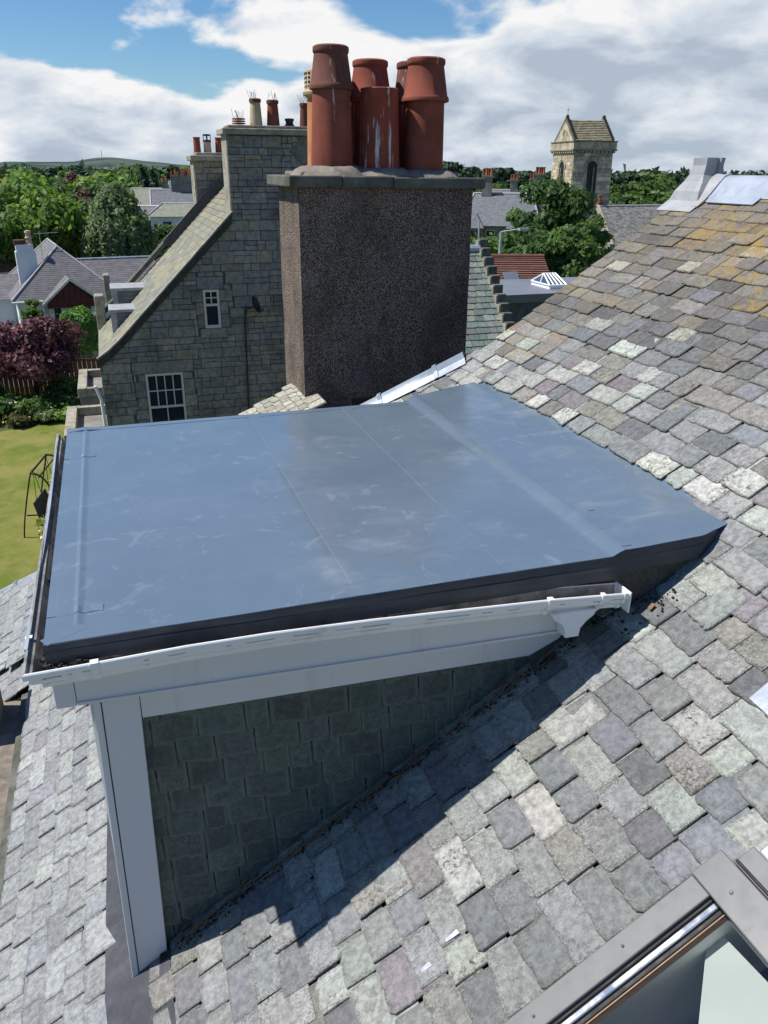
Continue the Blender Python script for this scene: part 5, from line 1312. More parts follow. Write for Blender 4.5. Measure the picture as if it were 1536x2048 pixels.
n_ = NT('streaked nave slate'); p_ = n_.pos((1.2, 1.2, .25)); n_.set(col=n_.mix(n_.ramp(n_.noise(p_, 2.2, 7, .65), .35, .68), (.075, .078, .07), (.23, .22, .20)), rough=.8, spec=.3); M['nave_slate'] = n_.m
church()

# ------------------------------------------------------------------ white bungalow on the left
def hip_roof(mb, x0, x1, y0, y1, ze, zr, inset_near, inset_far, along='y'):
    if along == 'y':
        xm = (x0 + x1) / 2; a, b = (xm, y0 + inset_near, zr), (xm, y1 - inset_far, zr)
        v = [(x0, y0, ze), (x1, y0, ze), (x1, y1, ze), (x0, y1, ze), a, b]; mb.add(v, [(0, 1, 4), (1, 2, 5, 4), (2, 3, 5), (3, 0, 4, 5), (3, 2, 1, 0)])
        return [((x0, y0, ze), a), ((x1, y0, ze), a), (a, b), ((x1, y1, ze), b), ((x0, y1, ze), b)]
    ym = (y0 + y1) / 2; a, b = (x0 + inset_near, ym, zr), (x1 - inset_far, ym, zr)
    v = [(x0, y0, ze), (x1, y0, ze), (x1, y1, ze), (x0, y1, ze), a, b]; mb.add(v, [(0, 1, 5, 4), (1, 2, 5), (2, 3, 4, 5), (3, 0, 4), (3, 2, 1, 0)])
    return [((x0, y0, ze), a), ((x0, y1, ze), a), (a, b), ((x1, y0, ze), b), ((x1, y1, ze), b)]
def bungalow():
    c = Vector(atD(27, 604, 47.0)); t = thing('bungalow', 'white rendered bungalow with purple grey hipped roof and dark red gable', 'house', (c.x + 2, c.y + 4, -CH))
    M0 = Matrix.Translation((c.x, c.y, 0)) @ Matrix.Rotation(math.radians(8), 4, 'Z'); ze = c.z
    mb = MB(M0); L1 = hip_roof(mb, -.1, 6.2, 0, 10.5, ze, ze + 2.75, 2.9, 1.5); ro = mb.build('roof', M['far_slate'], t)
    mb = MB(M0)
    for a, b in L1: mb.tube([Vector(a) + Vector((0, 0, .03)), Vector(b) + Vector((0, 0, .01))], .055, 6)
    mb.build('lead_hips', M['lead_old'], ro)
    mb = MB(M0); L2 = hip_roof(mb, 3.6, 10.4, 2.6, 7.4, ze, ze + 1.75, .3, 1.4, 'x'); r2 = mb.build('side_roof', M['far_slate'], t)
    mb = MB(M0); mb.tube([Vector(L2[2][0]), Vector(L2[2][1])], .08, 6); mb.build('lead_ridge', M['lead'], r2)
    mb = MB(M0); hip_roof(mb, -6.5, 1.2, 3.0, 7.5, ze - .25, ze + 1.0, 1.0, .3, 'x'); mb.build('left_roof', M['far_slate'], t)
    mb = MB(M0); mb.box(.2, 5.9, .35, 10.2, -CH, ze - .02); mb.box(5.905, 10.1, 3.0, 7.0, -CH, ze - .02); mb.box(-6.2, .195, 3.3, 7.2, -CH, ze - .27); mb.build('wall', M['render'], t)
    mb = MB(M0); mb.tube([(-.1, -.05, ze - .05), (1.6, -.05, ze - .05)], .06, 6); mb.tube([(.25, .28, ze), (.25, .28, -CH)], .045, 6); mb.tube([(1.6, .28, ze), (1.65, .28, -CH)], .045, 6); mb.build('gutter', M['upvc'], t)
    # porch gable
    x0, x1, xm, zp, zr = 1.75, 4.65, 3.15, ze - .05, ze + 1.25
    mb = MB(M0); mb.slab([(x0 - .25, -.75, zp - .1), (xm, -.75, zr), (xm, 2.4, zr), (x0 - .25, 2.4, zp - .1)], (0, 0, -.1)); mb.slab([(x1 + .25, -.75, zp - .1), (xm, -.75, zr), (xm, 2.4, zr), (x1 + .25, 2.4, zp - .1)], (0, 0, -.1)); pr = mb.build('porch_roof', M['far_slate'], t)
    mb = MB(M0); mb.slab([(x0 - .27, -.78, zp - .1), (xm, -.78, zr + .02), (xm, -.78, zr - .14), (x0 - .27, -.78, zp - .26)], (0, .05, 0)); mb.slab([(x1 + .27, -.78, zp - .1), (xm, -.78, zr + .02), (xm, -.78, zr - .14), (x1 + .27, -.78, zp - .26)], (0, .05, 0)); mb.build('bargeboard', M['cream'], pr)
    n = 9
    for i in range(n):
        a, b = x0 + (x1 - x0) * i / n, x0 + (x1 - x0) * (i + 1) / n; za = zr - .14 - (zr - zp) * abs(a - xm) / (xm - x0); zb = zr - .14 - (zr - zp) * abs(b - xm) / (xm - x0)
        if max(za, zb) > zp - .2: mb = MB(M0); mb.slab([(a + .01, -.5, zp - .2), (b - .01, -.5, zp - .2), (b - .01, -.5, max(zb, zp - .19)), (a + .01, -.5, max(za, zp - .19))], (0, .06, 0)); mb.build('red_board', M['plank'], t)
    mb = MB(M0); mb.box(x0, x1, -.52, -.4, zp - .38, zp - .21); mb.build('red_beam', M['plank'], t)
    mb = MB(M0); mb.box(x0 + .1, x1 - .05, -.1, .34, -CH, zp - .1); mb.build('porch_wall', M['render'], t)
    for a, b, z0, z1 in ((2.1, 2.5, -8.9, -7.4), (3.4, 4.2, -8.6, -7.5)):
        mb = MB(M0); mb.box(a, b, -.13, -.11, z0, z1); w = mb.build('window', M['glass'], t)
        mb = MB(M0); mb.box(a - .06, a, -.14, -.1, z0, z1); mb.box(b, b + .06, -.14, -.1, z0, z1); mb.box(a, b, -.14, -.1, z1, z1 + .06); mb.build('frame', M['upvc'], w)
    # chimney
    xc, yc = 1.25, 2.6
    mb = MB(M0); mb.box(xc - .62, xc + .5, yc - .35, yc + .35, ze - .3, ze + 2.55); mb.box(xc - .55, xc + .42, yc - .3, yc + .3, ze + 2.55, ze + 2.95); ck = mb.build('chimney', M['render'], t)
    mb = MB(M0); mb.box(xc - .6, xc + .02, yc - .28, yc + .28, ze + 2.95, ze + 3.2); mb.build('chimney_band', M['terra_brown'], ck)
    mb = MB(M0); mb.lathe((xc + .25, yc, ze + 2.95), [(.17, 0), (.15, .3), (.2, .32), (.2, .38), (.15, .42), (.15, .62), (.19, .64), (.17, .75), (0, .78)], 14); mb.build('chimney_pot', M['terra_buff'], ck)
    mb = MB(M0); mb.tube([(xc + .9, yc + .3, ze + 1.8), (xc + .9, yc + .3, ze + 3.6)], .02, 5); mb.tube([(xc + .6, yc + .3, ze + 3.5), (xc + 2.0, yc + .3, ze + 3.55)], .015, 5)
    for k in range(6): mb.tube([(xc + .8 + k * .2, yc + .1, ze + 3.52), (xc + .8 + k * .2, yc + .5, ze + 3.52)], .01, 4)
    mb.build('aerial', M['steel'], t)
bungalow()

def box_house(name, label, px, py_eave, D, w, d, yaw, rise, roofm, wallm, chim=(), hip=0.0, wins=3, cat='house', group=None):
    c = Vector(atD(px, py_eave, D)); t = thing(name, label, cat, (c.x, c.y, -CH), group)
    yw = math.atan2(HR[1], HR[0]) + math.radians(yaw); M0 = Matrix.Translation((c.x, c.y, 0)) @ Matrix.Rotation(yw, 4, 'Z'); ze = c.z
    mb = MB(M0); mb.box(-w / 2, w / 2, 0, d, -CH, ze); mb.build('wall', wallm, t)
    mb = MB(M0); o = .3; L = hip_roof(mb, -w / 2 - o, w / 2 + o, -o, d + o, ze, ze + rise, hip, hip, 'x'); ro = mb.build('roof', roofm, t)
    mb = MB(M0)
    for a, b in L: mb.tube([Vector(a), Vector(b)], .11, 5)
    mb.build('ridge', M['lead_old'], ro)
    for i in range(wins):
        x = -w / 2 + w * (i + .5) / wins; z = ze - 1.75
        mb = MB(M0); mb.box(x - .42, x + .42, -.03, -.012, z, z + 1.25); wn = mb.build('window', M['glass'], t)
        mb = MB(M0); mb.box(x - .5, x - .42, -.06, -.005, z - .08, z + 1.33); mb.box(x + .42, x + .5, -.06, -.005, z - .08, z + 1.33); mb.box(x - .42, x + .42, -.06, -.005, z + 1.25, z + 1.33); mb.box(x - .42, x + .42, -.06, -.005, z - .08, z); mb.box(x - .42, x + .42, -.05, -.008, z + .6, z + .66); mb.build('frame', M['cream'], wn)
    for (cx, cw, ch, npot) in chim:
        x = cx * w / 2; mb = MB(M0); mb.box(x - cw / 2, x + cw / 2, d / 2 - .4, d / 2 + .4, ze, ze + rise + ch); mb.box(x - cw / 2 - .08, x + cw / 2 + .08, d / 2 - .48, d / 2 + .48, ze + rise + ch, ze + rise + ch + .15); ck = mb.build('chimney', M['far_stone'], t)
        for k in range(npot):
            xx = x - cw / 2 + cw * (k + .5) / npot; mb = MB(M0); mb.lathe((xx, d / 2, ze + rise + ch + .15), [(.16, 0), (.13, .6), (.16, .62), (.16, .7), (0, .7)], 8); mb.build('chimney_pot', M['terra'] if k % 2 == 0 else M['terra_orange'], ck)
    return t, M0, ze
# far houses, left of the stone house
box_house('far_house', 'long grey house with pale mossy roof among trees left of the far chimney', 303, 412, 120, 9.5, 8, 4, 2.2, M['far_slate3'], M['far_stone'], ((.3, .8, .8, 2),), 1.6, 4)
box_house('white_house', 'white rendered house with hipped green roof beside the stone chimney', 366, 433, 88, 6.6, 6, 10, 1.15, M['far_slate3'], M['render'], (), 1.4, 2)
box_house('far_house', 'grey terraced house with broad stone chimney behind the white house', 352, 418, 108, 5.5, 7, 14, 2.2, M['far_slate2'], M['far_stone'], ((.35, 2.6, 1.5, 6),), 0.0, 2)
box_house('far_house', 'low house with grey roofs half hidden below the mossy roof', 305, 440, 100, 6.5, 6, -8, 1.4, M['far_slate'], M['far_stone'], (), 0.0, 2)
box_house('far_house', 'grey house with dormer window and pots next to the far chimney', 378, 396, 128, 6, 7, 5, 2.2, M['far_slate2'], M['far_stone'], ((-.2, 1.6, 1.0, 4),), 0.0, 2)
box_house('far_house', 'small pale roofed house deep among the trees on the left', 205, 385, 190, 9, 7, 0, 1.6, M['far_slate3'], M['far_stone'], (), 0.0, 2)
box_house('brown_tile_house', 'house with brown tiled roof at the left edge behind the bungalow', -10, 545, 60, 5.6, 6, 60, 2.6, M['pantile'], M['render'], (), 0.0, 1)
box_house('shed', 'low flat shed with mossy brown tiles behind the bungalow', 198, 530, 66, 4.5, 4, 10, 1.3, M['pantile'], M['render'], (), 0.0, 1, 'shed')
# houses right of the big chimney
t, M0, ze = box_house('villa', 'grey slate villa with bays and tall chimneys right of the big chimney', 1000, 452, 92, 8.2, 7, -10, 3.2, M['far_slate2'], M['far_stone'], ((-.45, 1.1, 1.7, 4), (.95, 1.0, 1.9, 4)), 1.2, 4)
for bx, bw in ((-2.6, 1.5), (1.7, 1.7)):
    mb = MB(M0); mb.box(bx - bw / 2, bx + bw / 2, -1.1, -.02, -CH, ze - .2); by_ = mb.build('bay', M['far_stone'], t)
    mb = MB(M0); mb.add([(bx - bw / 2 - .2, -1.3, ze - .2), (bx + bw / 2 + .2, -1.3, ze - .2), (bx + bw / 2 + .2, .6, ze - .2), (bx - bw / 2 - .2, .6, ze - .2), (bx, -.1, ze + 1.2), (bx, 1.1, ze + 1.25)], [(0, 1, 4), (1, 2, 5, 4), (2, 3, 5), (3, 0, 4, 5)]); mb.build('bay_roof', M['far_slate2'], t)
    for k in (-.35, .35): mb = MB(M0); mb.box(bx + k - .22, bx + k + .22, -1.13, -1.11, ze - 1.7, ze - .5); mb.build('pane', M['glass'], by_)
box_house('far_house', 'far grey roofed house with red pots behind the villa', 1022, 412, 118, 7, 6, -6, 2.0, M['far_slate2'], M['far_stone'], ((.1, 1.0, 1.2, 4), (.85, 1.0, 1.3, 3)), 0.0, 2)
# ------------------------------------------------------------------ vegetation
def leaf_mesh(name, C, Nn, S, rng, asp=1.5):
    n = len(C); a = rng.normal(size=(n, 3)); u = np.cross(Nn, a); u /= np.linalg.norm(u, axis=1, keepdims=True) + 1e-9; v = np.cross(Nn, u)
    S = S[:, None]; q = np.empty((n, 4, 3))
    q[:, 0] = C - u * S * asp * .5; q[:, 1] = C - v * S * .36 + Nn * S * .08; q[:, 2] = C + u * S * asp * .5; q[:, 3] = C + v * S * .36 + Nn * S * .08
    me = bpy.data.meshes.new(name); me.vertices.add(4 * n); me.vertices.foreach_set('co', q.astype(np.float32).ravel())
    me.loops.add(4 * n); me.loops.foreach_set('vertex_index', np.arange(4 * n, dtype=np.int32))
    me.polygons.add(n); me.polygons.foreach_set('loop_start', np.arange(0, 4 * n, 4, dtype=np.int32)); me.polygons.foreach_set('loop_total', np.full(n, 4, dtype=np.int32))
    me.update(calc_edges=True); return me
def crown_points(rng, kind, h, r, n, base):
    pts = []; nor = []
    if kind == 'round':
        L = 44; cz = base + (h - base) * .52; lob = []
        for i in range(L):
            d = rng.normal(size=3); d /= np.linalg.norm(d); k = rng.uniform(.25, .82)
            c = np.array([d[0] * r * k, d[1] * r * k, cz + d[2] * (h - base) * .5 * k]); lob.append((c, r * rng.uniform(.24, .46)))
        m = n // L
        for c, lr in lob:
            d = rng.normal(size=(m, 3)); d /= np.linalg.norm(d, axis=1, keepdims=True); d[:, 2] = np.where(d[:, 2] < -.3, -d[:, 2], d[:, 2])
            rr = lr * (rng.uniform(.5, 1.05, size=(m, 1)) + (rng.random((m, 1)) < .12) * rng.uniform(0, .45, size=(m, 1))); pts.append(c + d * rr * np.array([1, 1, .85])); nor.append(d + rng.normal(size=(m, 3)) * .45)
    elif kind == 'conifer':
        m = n; u = rng.random(m) ** .8; z = base + (h - base) * u; tier = (np.sin(u * 34) * .5 + .5) * .3 + .7
        a = rng.random(m) * 6.283; lob = 1 + .22 * np.sin(a * 5 + u * 23) + .14 * np.sin(a * 9 - u * 41)
        R_ = r * (1 - u) ** .75 * tier * lob * np.sqrt(rng.uniform(.35, 1.0, m)); z = z - R_ * .25
        pts.append(np.stack([R_ * np.cos(a), R_ * np.sin(a), z], 1)); nor.append(np.stack([np.cos(a), np.sin(a), np.full(m, .7)], 1) + rng.normal(size=(m, 3)) * .4)
    elif kind == 'pine':           # open scots pine: flat clumps high on the stem
        L = 16; m = n // L
        for i in range(L):
            a = rng.random() * 6.28; z = base + (h - base) * (.25 + .75 * i / L); k = r * (1.05 - .6 * i / L) * rng.uniform(.3, 1); c = np.array([k * math.cos(a), k * math.sin(a), z])
            d = rng.normal(size=(m, 3)); d /= np.linalg.norm(d, axis=1, keepdims=True); d[:, 2] = np.abs(d[:, 2]); lr = r * rng.uniform(.35, .55)
            pts.append(c + d * lr * np.array([1, 1, .55]) * rng.uniform(.5, 1.05, size=(m, 1))); nor.append(d + rng.normal(size=(m, 3)) * .4)
    elif kind == 'weep':
        L = 190; m = n // L; cz = base + (h - base) * .55
        for i in range(L):
            a = rng.random() * 6.28; k = math.sqrt(rng.random()); top = h - (h - base) * .5 * k ** 2.2 * rng.uniform(.7, 1.15) - rng.uniform(0, .4); R_ = r * k * rng.uniform(.8, 1.05)
            ln = (h - base) * rng.uniform(.22, .5); u = rng.random(m); sway = rng.normal(size=2) * .25
            p = np.stack([R_ * math.cos(a) + sway[0] * u, R_ * math.sin(a) + sway[1] * u, top - ln * u], 1) + rng.normal(size=(m, 3)) * np.array([.17, .17, .12])
            pts.append(p); nor.append(np.stack([np.full(m, math.cos(a)), np.full(m, math.sin(a)), np.full(m, .45)], 1) + rng.normal(size=(m, 3)) * .5)
    elif kind == 'dome':           # clipped or dense shrub
        m = n; d = rng.normal(size=(m, 3)); d /= np.linalg.norm(d, axis=1, keepdims=True); d[:, 2] = np.abs(d[:, 2]) * 1.0
        w = 1 + .05 * np.sin(d[:, 0] * 7 + d[:, 1] * 5) + .04 * np.sin(d[:, 2] * 11)
        sq = np.sign(d) * np.abs(d) ** .75
        pts.append(sq * np.array([r, r, h - base]) * (w * rng.uniform(.86, 1.02, m))[:, None] + np.array([0, 0, base])); nor.append(d + rng.normal(size=(m, 3)) * .4)
    P = np.concatenate(pts); N_ = np.concatenate(nor); N_ /= np.linalg.norm(N_, axis=1, keepdims=True) + 1e-9
    return P, N_
def make_tree(name, label, cat, P, h, r, kind, leafm, n, ls, seed, base=None, group=None, trunk=True, barkm='bark'):
    rng = np.random.default_rng(seed); base = h * .22 if base is None else base
    t = thing(name, label, cat, P, group)
    pts, nor = crown_points(rng, kind, h, r, n, base)
    me = leaf_mesh('crown', pts, nor, rng.uniform(.5, 1.5, len(pts)) * ls, rng); me.materials.append(M[leafm])
    o = bpy.data.objects.new('crown', me); COL.objects.link(o); o.parent = t
    if trunk:
        mb = MB(); k = max(.06, h * .028); ht = h * (.9 if kind in ('conifer', 'pine') else .62); j = rng.normal(size=8) * k * .6
        mb.tube([(0, 0, -.1), (j[0], j[1], ht * .35), (j[2], j[3], ht * .7), (j[4], j[5], ht)], [k * 1.25, k, k * .7, k * .3], 8)
        for i in range(6 if kind != 'conifer' else 0):
            a = i * 1.05 + j[6]; z0 = h * (.22 + .06 * i); L_ = r * .75; d = Vector((math.cos(a), math.sin(a), .75)); mb.tube([(0, 0, z0), d * L_ * .5 + Vector((0, 0, z0)), d * L_ + Vector((0, 0, z0 + L_ * .15))], [k * .5, k * .3, k * .1], 6)
        mb.v = [(x + P[0], y + P[1], z + P[2]) for x, y, z in mb.v]; mb.build('trunk', M[barkm], t)
    return t
def copy_tree(src, P, s, rot, label, group):
    o = src.copy(); COL.objects.link(o); o.location = (P[0], P[1], P[2] + CH); o.scale = (s[0], s[0], s[1]); o.rotation_euler = (0, 0, rot); o['label'] = label
    if group: o['group'] = group
    for c in src.children: d = c.copy(); COL.objects.link(d); d.parent = o
    return o
def G(px, D):                         # ground point below a picture column at distance D
    q = atD(px, 340, D); return (q[0], q[1], -CH)
def top_h(px, py, D): return atD(px, py, D)[2] + CH

make_tree('broadleaf_tree', 'big bright green broadleaf tree behind the bungalow at the left edge', 'tree', G(48, 66), top_h(60, 384, 66), 5.3, 'round', 'leaf_a', 26000, .36, 1, base=1.5)
make_tree('broadleaf_tree', 'dark green broadleaf tree at the far left edge behind the brown tiled roof', 'tree', G(-75, 62), top_h(0, 400, 62), 4.0, 'round', 'leaf_a', 14000, .36, 2, base=1.5)
make_tree('birch_tree', 'tall drooping grey green birch beside the stone house roof', 'tree', G(226, 64), top_h(240, 366, 64), 2.75, 'weep', 'leaf_c', 26000, .22, 3, base=.6)
make_tree('birch_tree', 'lower drooping tree leaning against the tall birch on its left', 'tree', G(168, 74), top_h(175, 398, 74), 2.6, 'weep', 'leaf_c', 15000, .26, 4, base=.6)
make_tree('shrub', 'leafy green shrub at the foot of the birch', 'shrub', G(246, 57), 3.0, 1.7, 'round', 'leaf_b', 6000, .26, 5, base=.2)
make_tree('shrub', 'rounded shrub below the white house near the slate roof edge', 'shrub', G(322, 72), top_h(322, 448, 72), 2.3, 'round', 'leaf_b', 6000, .3, 6, base=.3)
make_tree('copper_tree', 'multi-stemmed copper purple tree in front of the bungalow', 'tree', (-3.55, 36.4, -CH), 3.75, 2.05, 'round', 'leaf_p', 26000, .15, 8, base=.75)
make_tree('copper_tree', 'second copper purple tree at the left edge of the garden', 'tree', (-5.9, 37.0, -CH), 3.7, 2.1, 'round', 'leaf_p', 22000, .15, 9, base=.7)
make_tree('clipped_bush', 'clipped bright green domed bush beside the bungalow porch', 'bush', (atZ(151, 690, -CH)[0] + .55, 46.2, -CH), 2.65, 1.08, 'dome', 'leaf_t', 15000, .11, 10, base=.1, trunk=False)
make_tree('shrub', 'small yellow green shrub at the bungalow corner', 'shrub', G(18, 45.5), 2.9, .7, 'round', 'leaf_a', 2500, .16, 11, base=.2)
make_tree('street_tree', 'large dense green tree standing in front of the church tower', 'tree', G(1122, 56), top_h(1130, 356, 56), 3.0, 'round', 'leaf_b', 34000, .25, 12, base=.2)
make_tree('street_tree', 'lower green tree right of the church tower tree', 'tree', G(1178, 52), top_h(1180, 425, 52), 1.75, 'round', 'leaf_b', 14000, .22, 13, base=.2)
make_tree('street_tree', 'pointed green tree left of the church tower tree', 'tree', G(1066, 58), top_h(1070, 385, 58), 1.9, 'round', 'leaf_b', 16000, .23, 29, base=.2)
make_tree('street_tree', 'green tree filling the gap below the church nave skew', 'tree', G(1150, 49), top_h(1150, 445, 49), 1.9, 'round', 'leaf_b', 14000, .22, 33, base=.2)
make_tree('street_tree', 'green tree with low branches left of the flat roof lantern', 'tree', G(1085, 48), top_h(1090, 455, 48), 1.6, 'round', 'leaf_b', 12000, .21, 34, base=.2)
make_tree('street_tree', 'tall green tree covering the foot of the church tower', 'tree', G(1192, 62), top_h(1192, 402, 62), 1.7, 'round', 'leaf_b', 12000, .24, 35, base=.3)
make_tree('garden_hedge', 'loose green hedge between villa and tiled roof', 'hedge', G(985, 60), 4.6, 2.4, 'round', 'leaf_a', 9000, .26, 14, base=.2)
make_tree('garden_hedge', 'green bushes left of the lamp post under the villa', 'hedge', G(940, 66), 4.6, 2.6, 'round', 'leaf_a', 7000, .28, 15, base=.2)
make_tree('garden_hedge', 'dark green hedge right of the lamp post', 'hedge', G(1030, 52), 4.4, 1.9, 'round', 'leaf_b', 8000, .24, 16, base=.2)
make_tree('shrub', 'russet shrub behind the brown tiled roof', 'shrub', G(1018, 46), 4.1, .8, 'round', 'leaf_p', 3000, .2, 17, base=.2)
M['leaf_y2'] = mat_leaf('russet green leaves', (.06, .06, .02), (.16, .13, .05))
make_tree('shrub', 'russet green shrub between the birch and the stone house', 'shrub', G(305, 66), 3.2, 2.0, 'round', 'leaf_y2', 6000, .28, 7, base=.3)

# wider belts of trees, copied from a handful of prototypes, each a tree of its own
def belts():
    rng = random.Random(77); protos = {}
    spec = {'green': ('far_broadleaf', 'round', 'leaf_b', 10, 4.6, 2600, .75), 'bright': ('far_broadleaf', 'round', 'leaf_a', 9, 4.4, 2600, .7), 'dark': ('far_conifer', 'conifer', 'leaf_d', 12, 3.0, 3000, .75), 'pine': ('far_pine', 'pine', 'leaf_d', 12, 3.6, 2400, .75), 'copper': ('far_copper_beech', 'round', 'leaf_p', 9, 4.2, 2200, .7)}
    LAB = {'green': 'green broadleaf tree in the distant tree belt', 'bright': 'bright green broadleaf tree in the distant tree belt', 'dark': 'dark pointed conifer in the distant tree belt', 'pine': 'dark open-crowned pine in the distant tree belt', 'copper': 'dark copper beech in the distant tree belt'}
    def put(kind, px, D, h, side, which=''):
        nm, k, lm, h0, r0, n, ls = spec[kind]; P = G(px, D); lb = which + LAB[kind] + (' left of the stone house' if side == 'l' else ' right of the big chimney'); gr = 'distant ' + kind + ' trees ' + ('left' if side == 'l' else 'right')
        key = kind
        if key not in protos:
            protos[key] = make_tree(nm, lb, 'tree', P, h0, r0, k, lm, n, ls, 100 + len(protos), base=h0 * (.1 if k != 'pine' else .3), group=gr); o = protos[key]; o.scale = (h / h0, h / h0, h / h0)
        else:
            s = h / h0; copy_tree(protos[key], P, (s * rng.uniform(.85, 1.2), s), rng.uniform(0, 6.28), lb, gr)
    # left: named individuals seen in the photograph
    for kind, px, D, pyt in (('copper', 8, 120, 352), ('green', 35, 130, 346), ('green', 75, 135, 355), ('green', 98, 105, 372), ('copper', 128, 150, 348), ('bright', 168, 140, 343), ('bright', 238, 150, 345), ('green', 210, 160, 342), ('dark', 285, 150, 338), ('dark', 304, 155, 342), ('green', 260, 165, 340), ('bright', 345, 160, 346), ('bright', 370, 165, 350), ('dark', 322, 170, 344), ('green', 190, 118, 368), ('copper', 150, 112, 382), ('green', 60, 96, 392), ('green', 130, 92, 396), ('green', 118, 118, 374)):
        put(kind, px, D, top_h(px, pyt, D), 'l', {8: 'leftmost ', 128: 'middle ', 150: 'rightmost '}.get(px, '') if kind == 'copper' else '')
    for i in range(26):
        px = rng.uniform(-60, 400); D = rng.uniform(190, 330); put(rng.choice(('green', 'green', 'dark', 'pine', 'bright')), px, D, top_h(px, rng.uniform(331, 343), D) , 'l')
    for kind, px, D, pyt in (('pine', 897, 170, 328), ('pine', 918, 185, 342), ('pine', 935, 180, 338), ('dark', 962, 170, 348), ('pine', 992, 165, 340), ('pine', 1016, 170, 340), ('pine', 1052, 168, 346), ('dark', 1036, 180, 352), ('pine', 1080, 172, 350), ('pine', 1222, 150, 352), ('dark', 1240, 160, 352), ('pine', 1265, 155, 347), ('green', 1250, 140, 372), ('green', 1312, 140, 349), ('pine', 1340, 165, 352), ('pine', 1362, 170, 350), ('dark', 1290, 175, 350), ('green', 975, 125, 372), ('copper', 940, 130, 376), ('green', 1335, 120, 385), ('green', 1280, 118, 392), ('green', 1230, 112, 395), ('pine', 905, 150, 352), ('green', 1050, 130, 380), ('green', 1005, 135, 368), ('pine', 1385, 160, 356), ('green', 1370, 125, 384)):
        put(kind, px, D, top_h(px, pyt, D), 'r')
    for i in range(24):
        px = rng.uniform(880, 1440); D = rng.uniform(185, 300); put(rng.choice(('pine', 'dark', 'pine', 'green')), px, D, top_h(px, rng.uniform(342, 354), D), 'r')
    for i in range(22):                # the belt goes on behind the chimney and past the roof ridge
        px = rng.choice((rng.uniform(620, 880), rng.uniform(1440, 1850))); D = rng.uniform(95, 190); put(rng.choice(('pine', 'green', 'green', 'dark')), px, D, top_h(px, rng.uniform(352, 372), D), 'r')
belts()
def distant_wood():
    rng = np.random.default_rng(5); C = []; 
    for i in range(2600):
        px = rng.uniform(-500, 2000); D = rng.uniform(350, 1500); q = atD(px, 340, D); h = rng.uniform(5, 9.6)
        m = 9; c = np.array([q[0], q[1], h * .6]) + rng.normal(size=(m, 3)) * np.array([3.2, 3.2, h * .22]); C.append(c)
    C = np.concatenate(C); N_ = rng.normal(size=C.shape); N_[:, 2] = np.abs(N_[:, 2]); N_ /= np.linalg.norm(N_, axis=1, keepdims=True)
    me = leaf_mesh('distant_wood', C, N_, rng.uniform(3.0, 5.0, len(C)), rng); me.materials.append(M['leaf_d2']); o = bpy.data.objects.new('distant_wood', me); COL.objects.link(o)
    tag(o, 'far dark green woodland stretching to the horizon', 'woodland', kind='stuff')
M['leaf_d2'] = mat_leaf('far woodland leaves', (.022, .045, .022), (.055, .09, .04), .15, .03)
distant_wood()
def hills():
    mb = MB(); n = 90; D = 3000.0
    prof = lambda px: 4 + 25 * math.exp(-((px - 215) / 62) ** 2) + 14 * math.exp(-((px - 310) / 75) ** 2) + 15 * math.exp(-((px - 60) / 120) ** 2) + 2.5 * mnoise.noise(Vector((px * .03, 0, 0))) + 1.2 * mnoise.noise(Vector((px * .12, 4, 0)))
    for j in range(7):
        for i in range(n + 1):
            px = -700 + 1500 * i / n; k = math.sin(math.pi / 2 * j / 5) if j < 6 else .3; q = atD(px, 340, D + (j - 5) * 180)
            mb.v.append((q[0], q[1], -CH + (prof(px) + CH) * k + (2.5 * mnoise.noise(Vector((px * .06, j * 1.3, 2))) if 0 < j < 5 else 0)))
    for j in range(6):
        for i in range(n): a = j * (n + 1) + i; mb.f.append((a, a + 1, a + n + 2, a + n + 1))
    g = NT('heath and woodland hillside'); p = g.pos(); c = g.mix(g.ramp(g.noise(p, .006, 7, .65), .42, .56), (.034, .058, .055), (.085, .110, .085)); g.set(col=c, rough=1.0, spec=.1)  # blue-green tint carries the distance haze
    tag(mb.build('hill', g.m, smooth=True), kind='structure')
    q = atD(207, 340, D - 20); zt = prof(207); t = thing('radio_mast', 'thin radio mast on top of the distant hill', 'mast', (q[0], q[1], zt - 3))
    mb = MB(); mb.tube([(q[0], q[1], zt - 3), (q[0], q[1], zt + 26)], [1.0, .5], 6); mb.build('pole', M['metal_grey'], t)
    mb = MB(); mb.tube([(q[0] - 1.5, q[1], zt + 17), (q[0] + 1.5, q[1], zt + 17)], .5, 5); mb.build('antenna', M['metal_grey'], t)
hills()

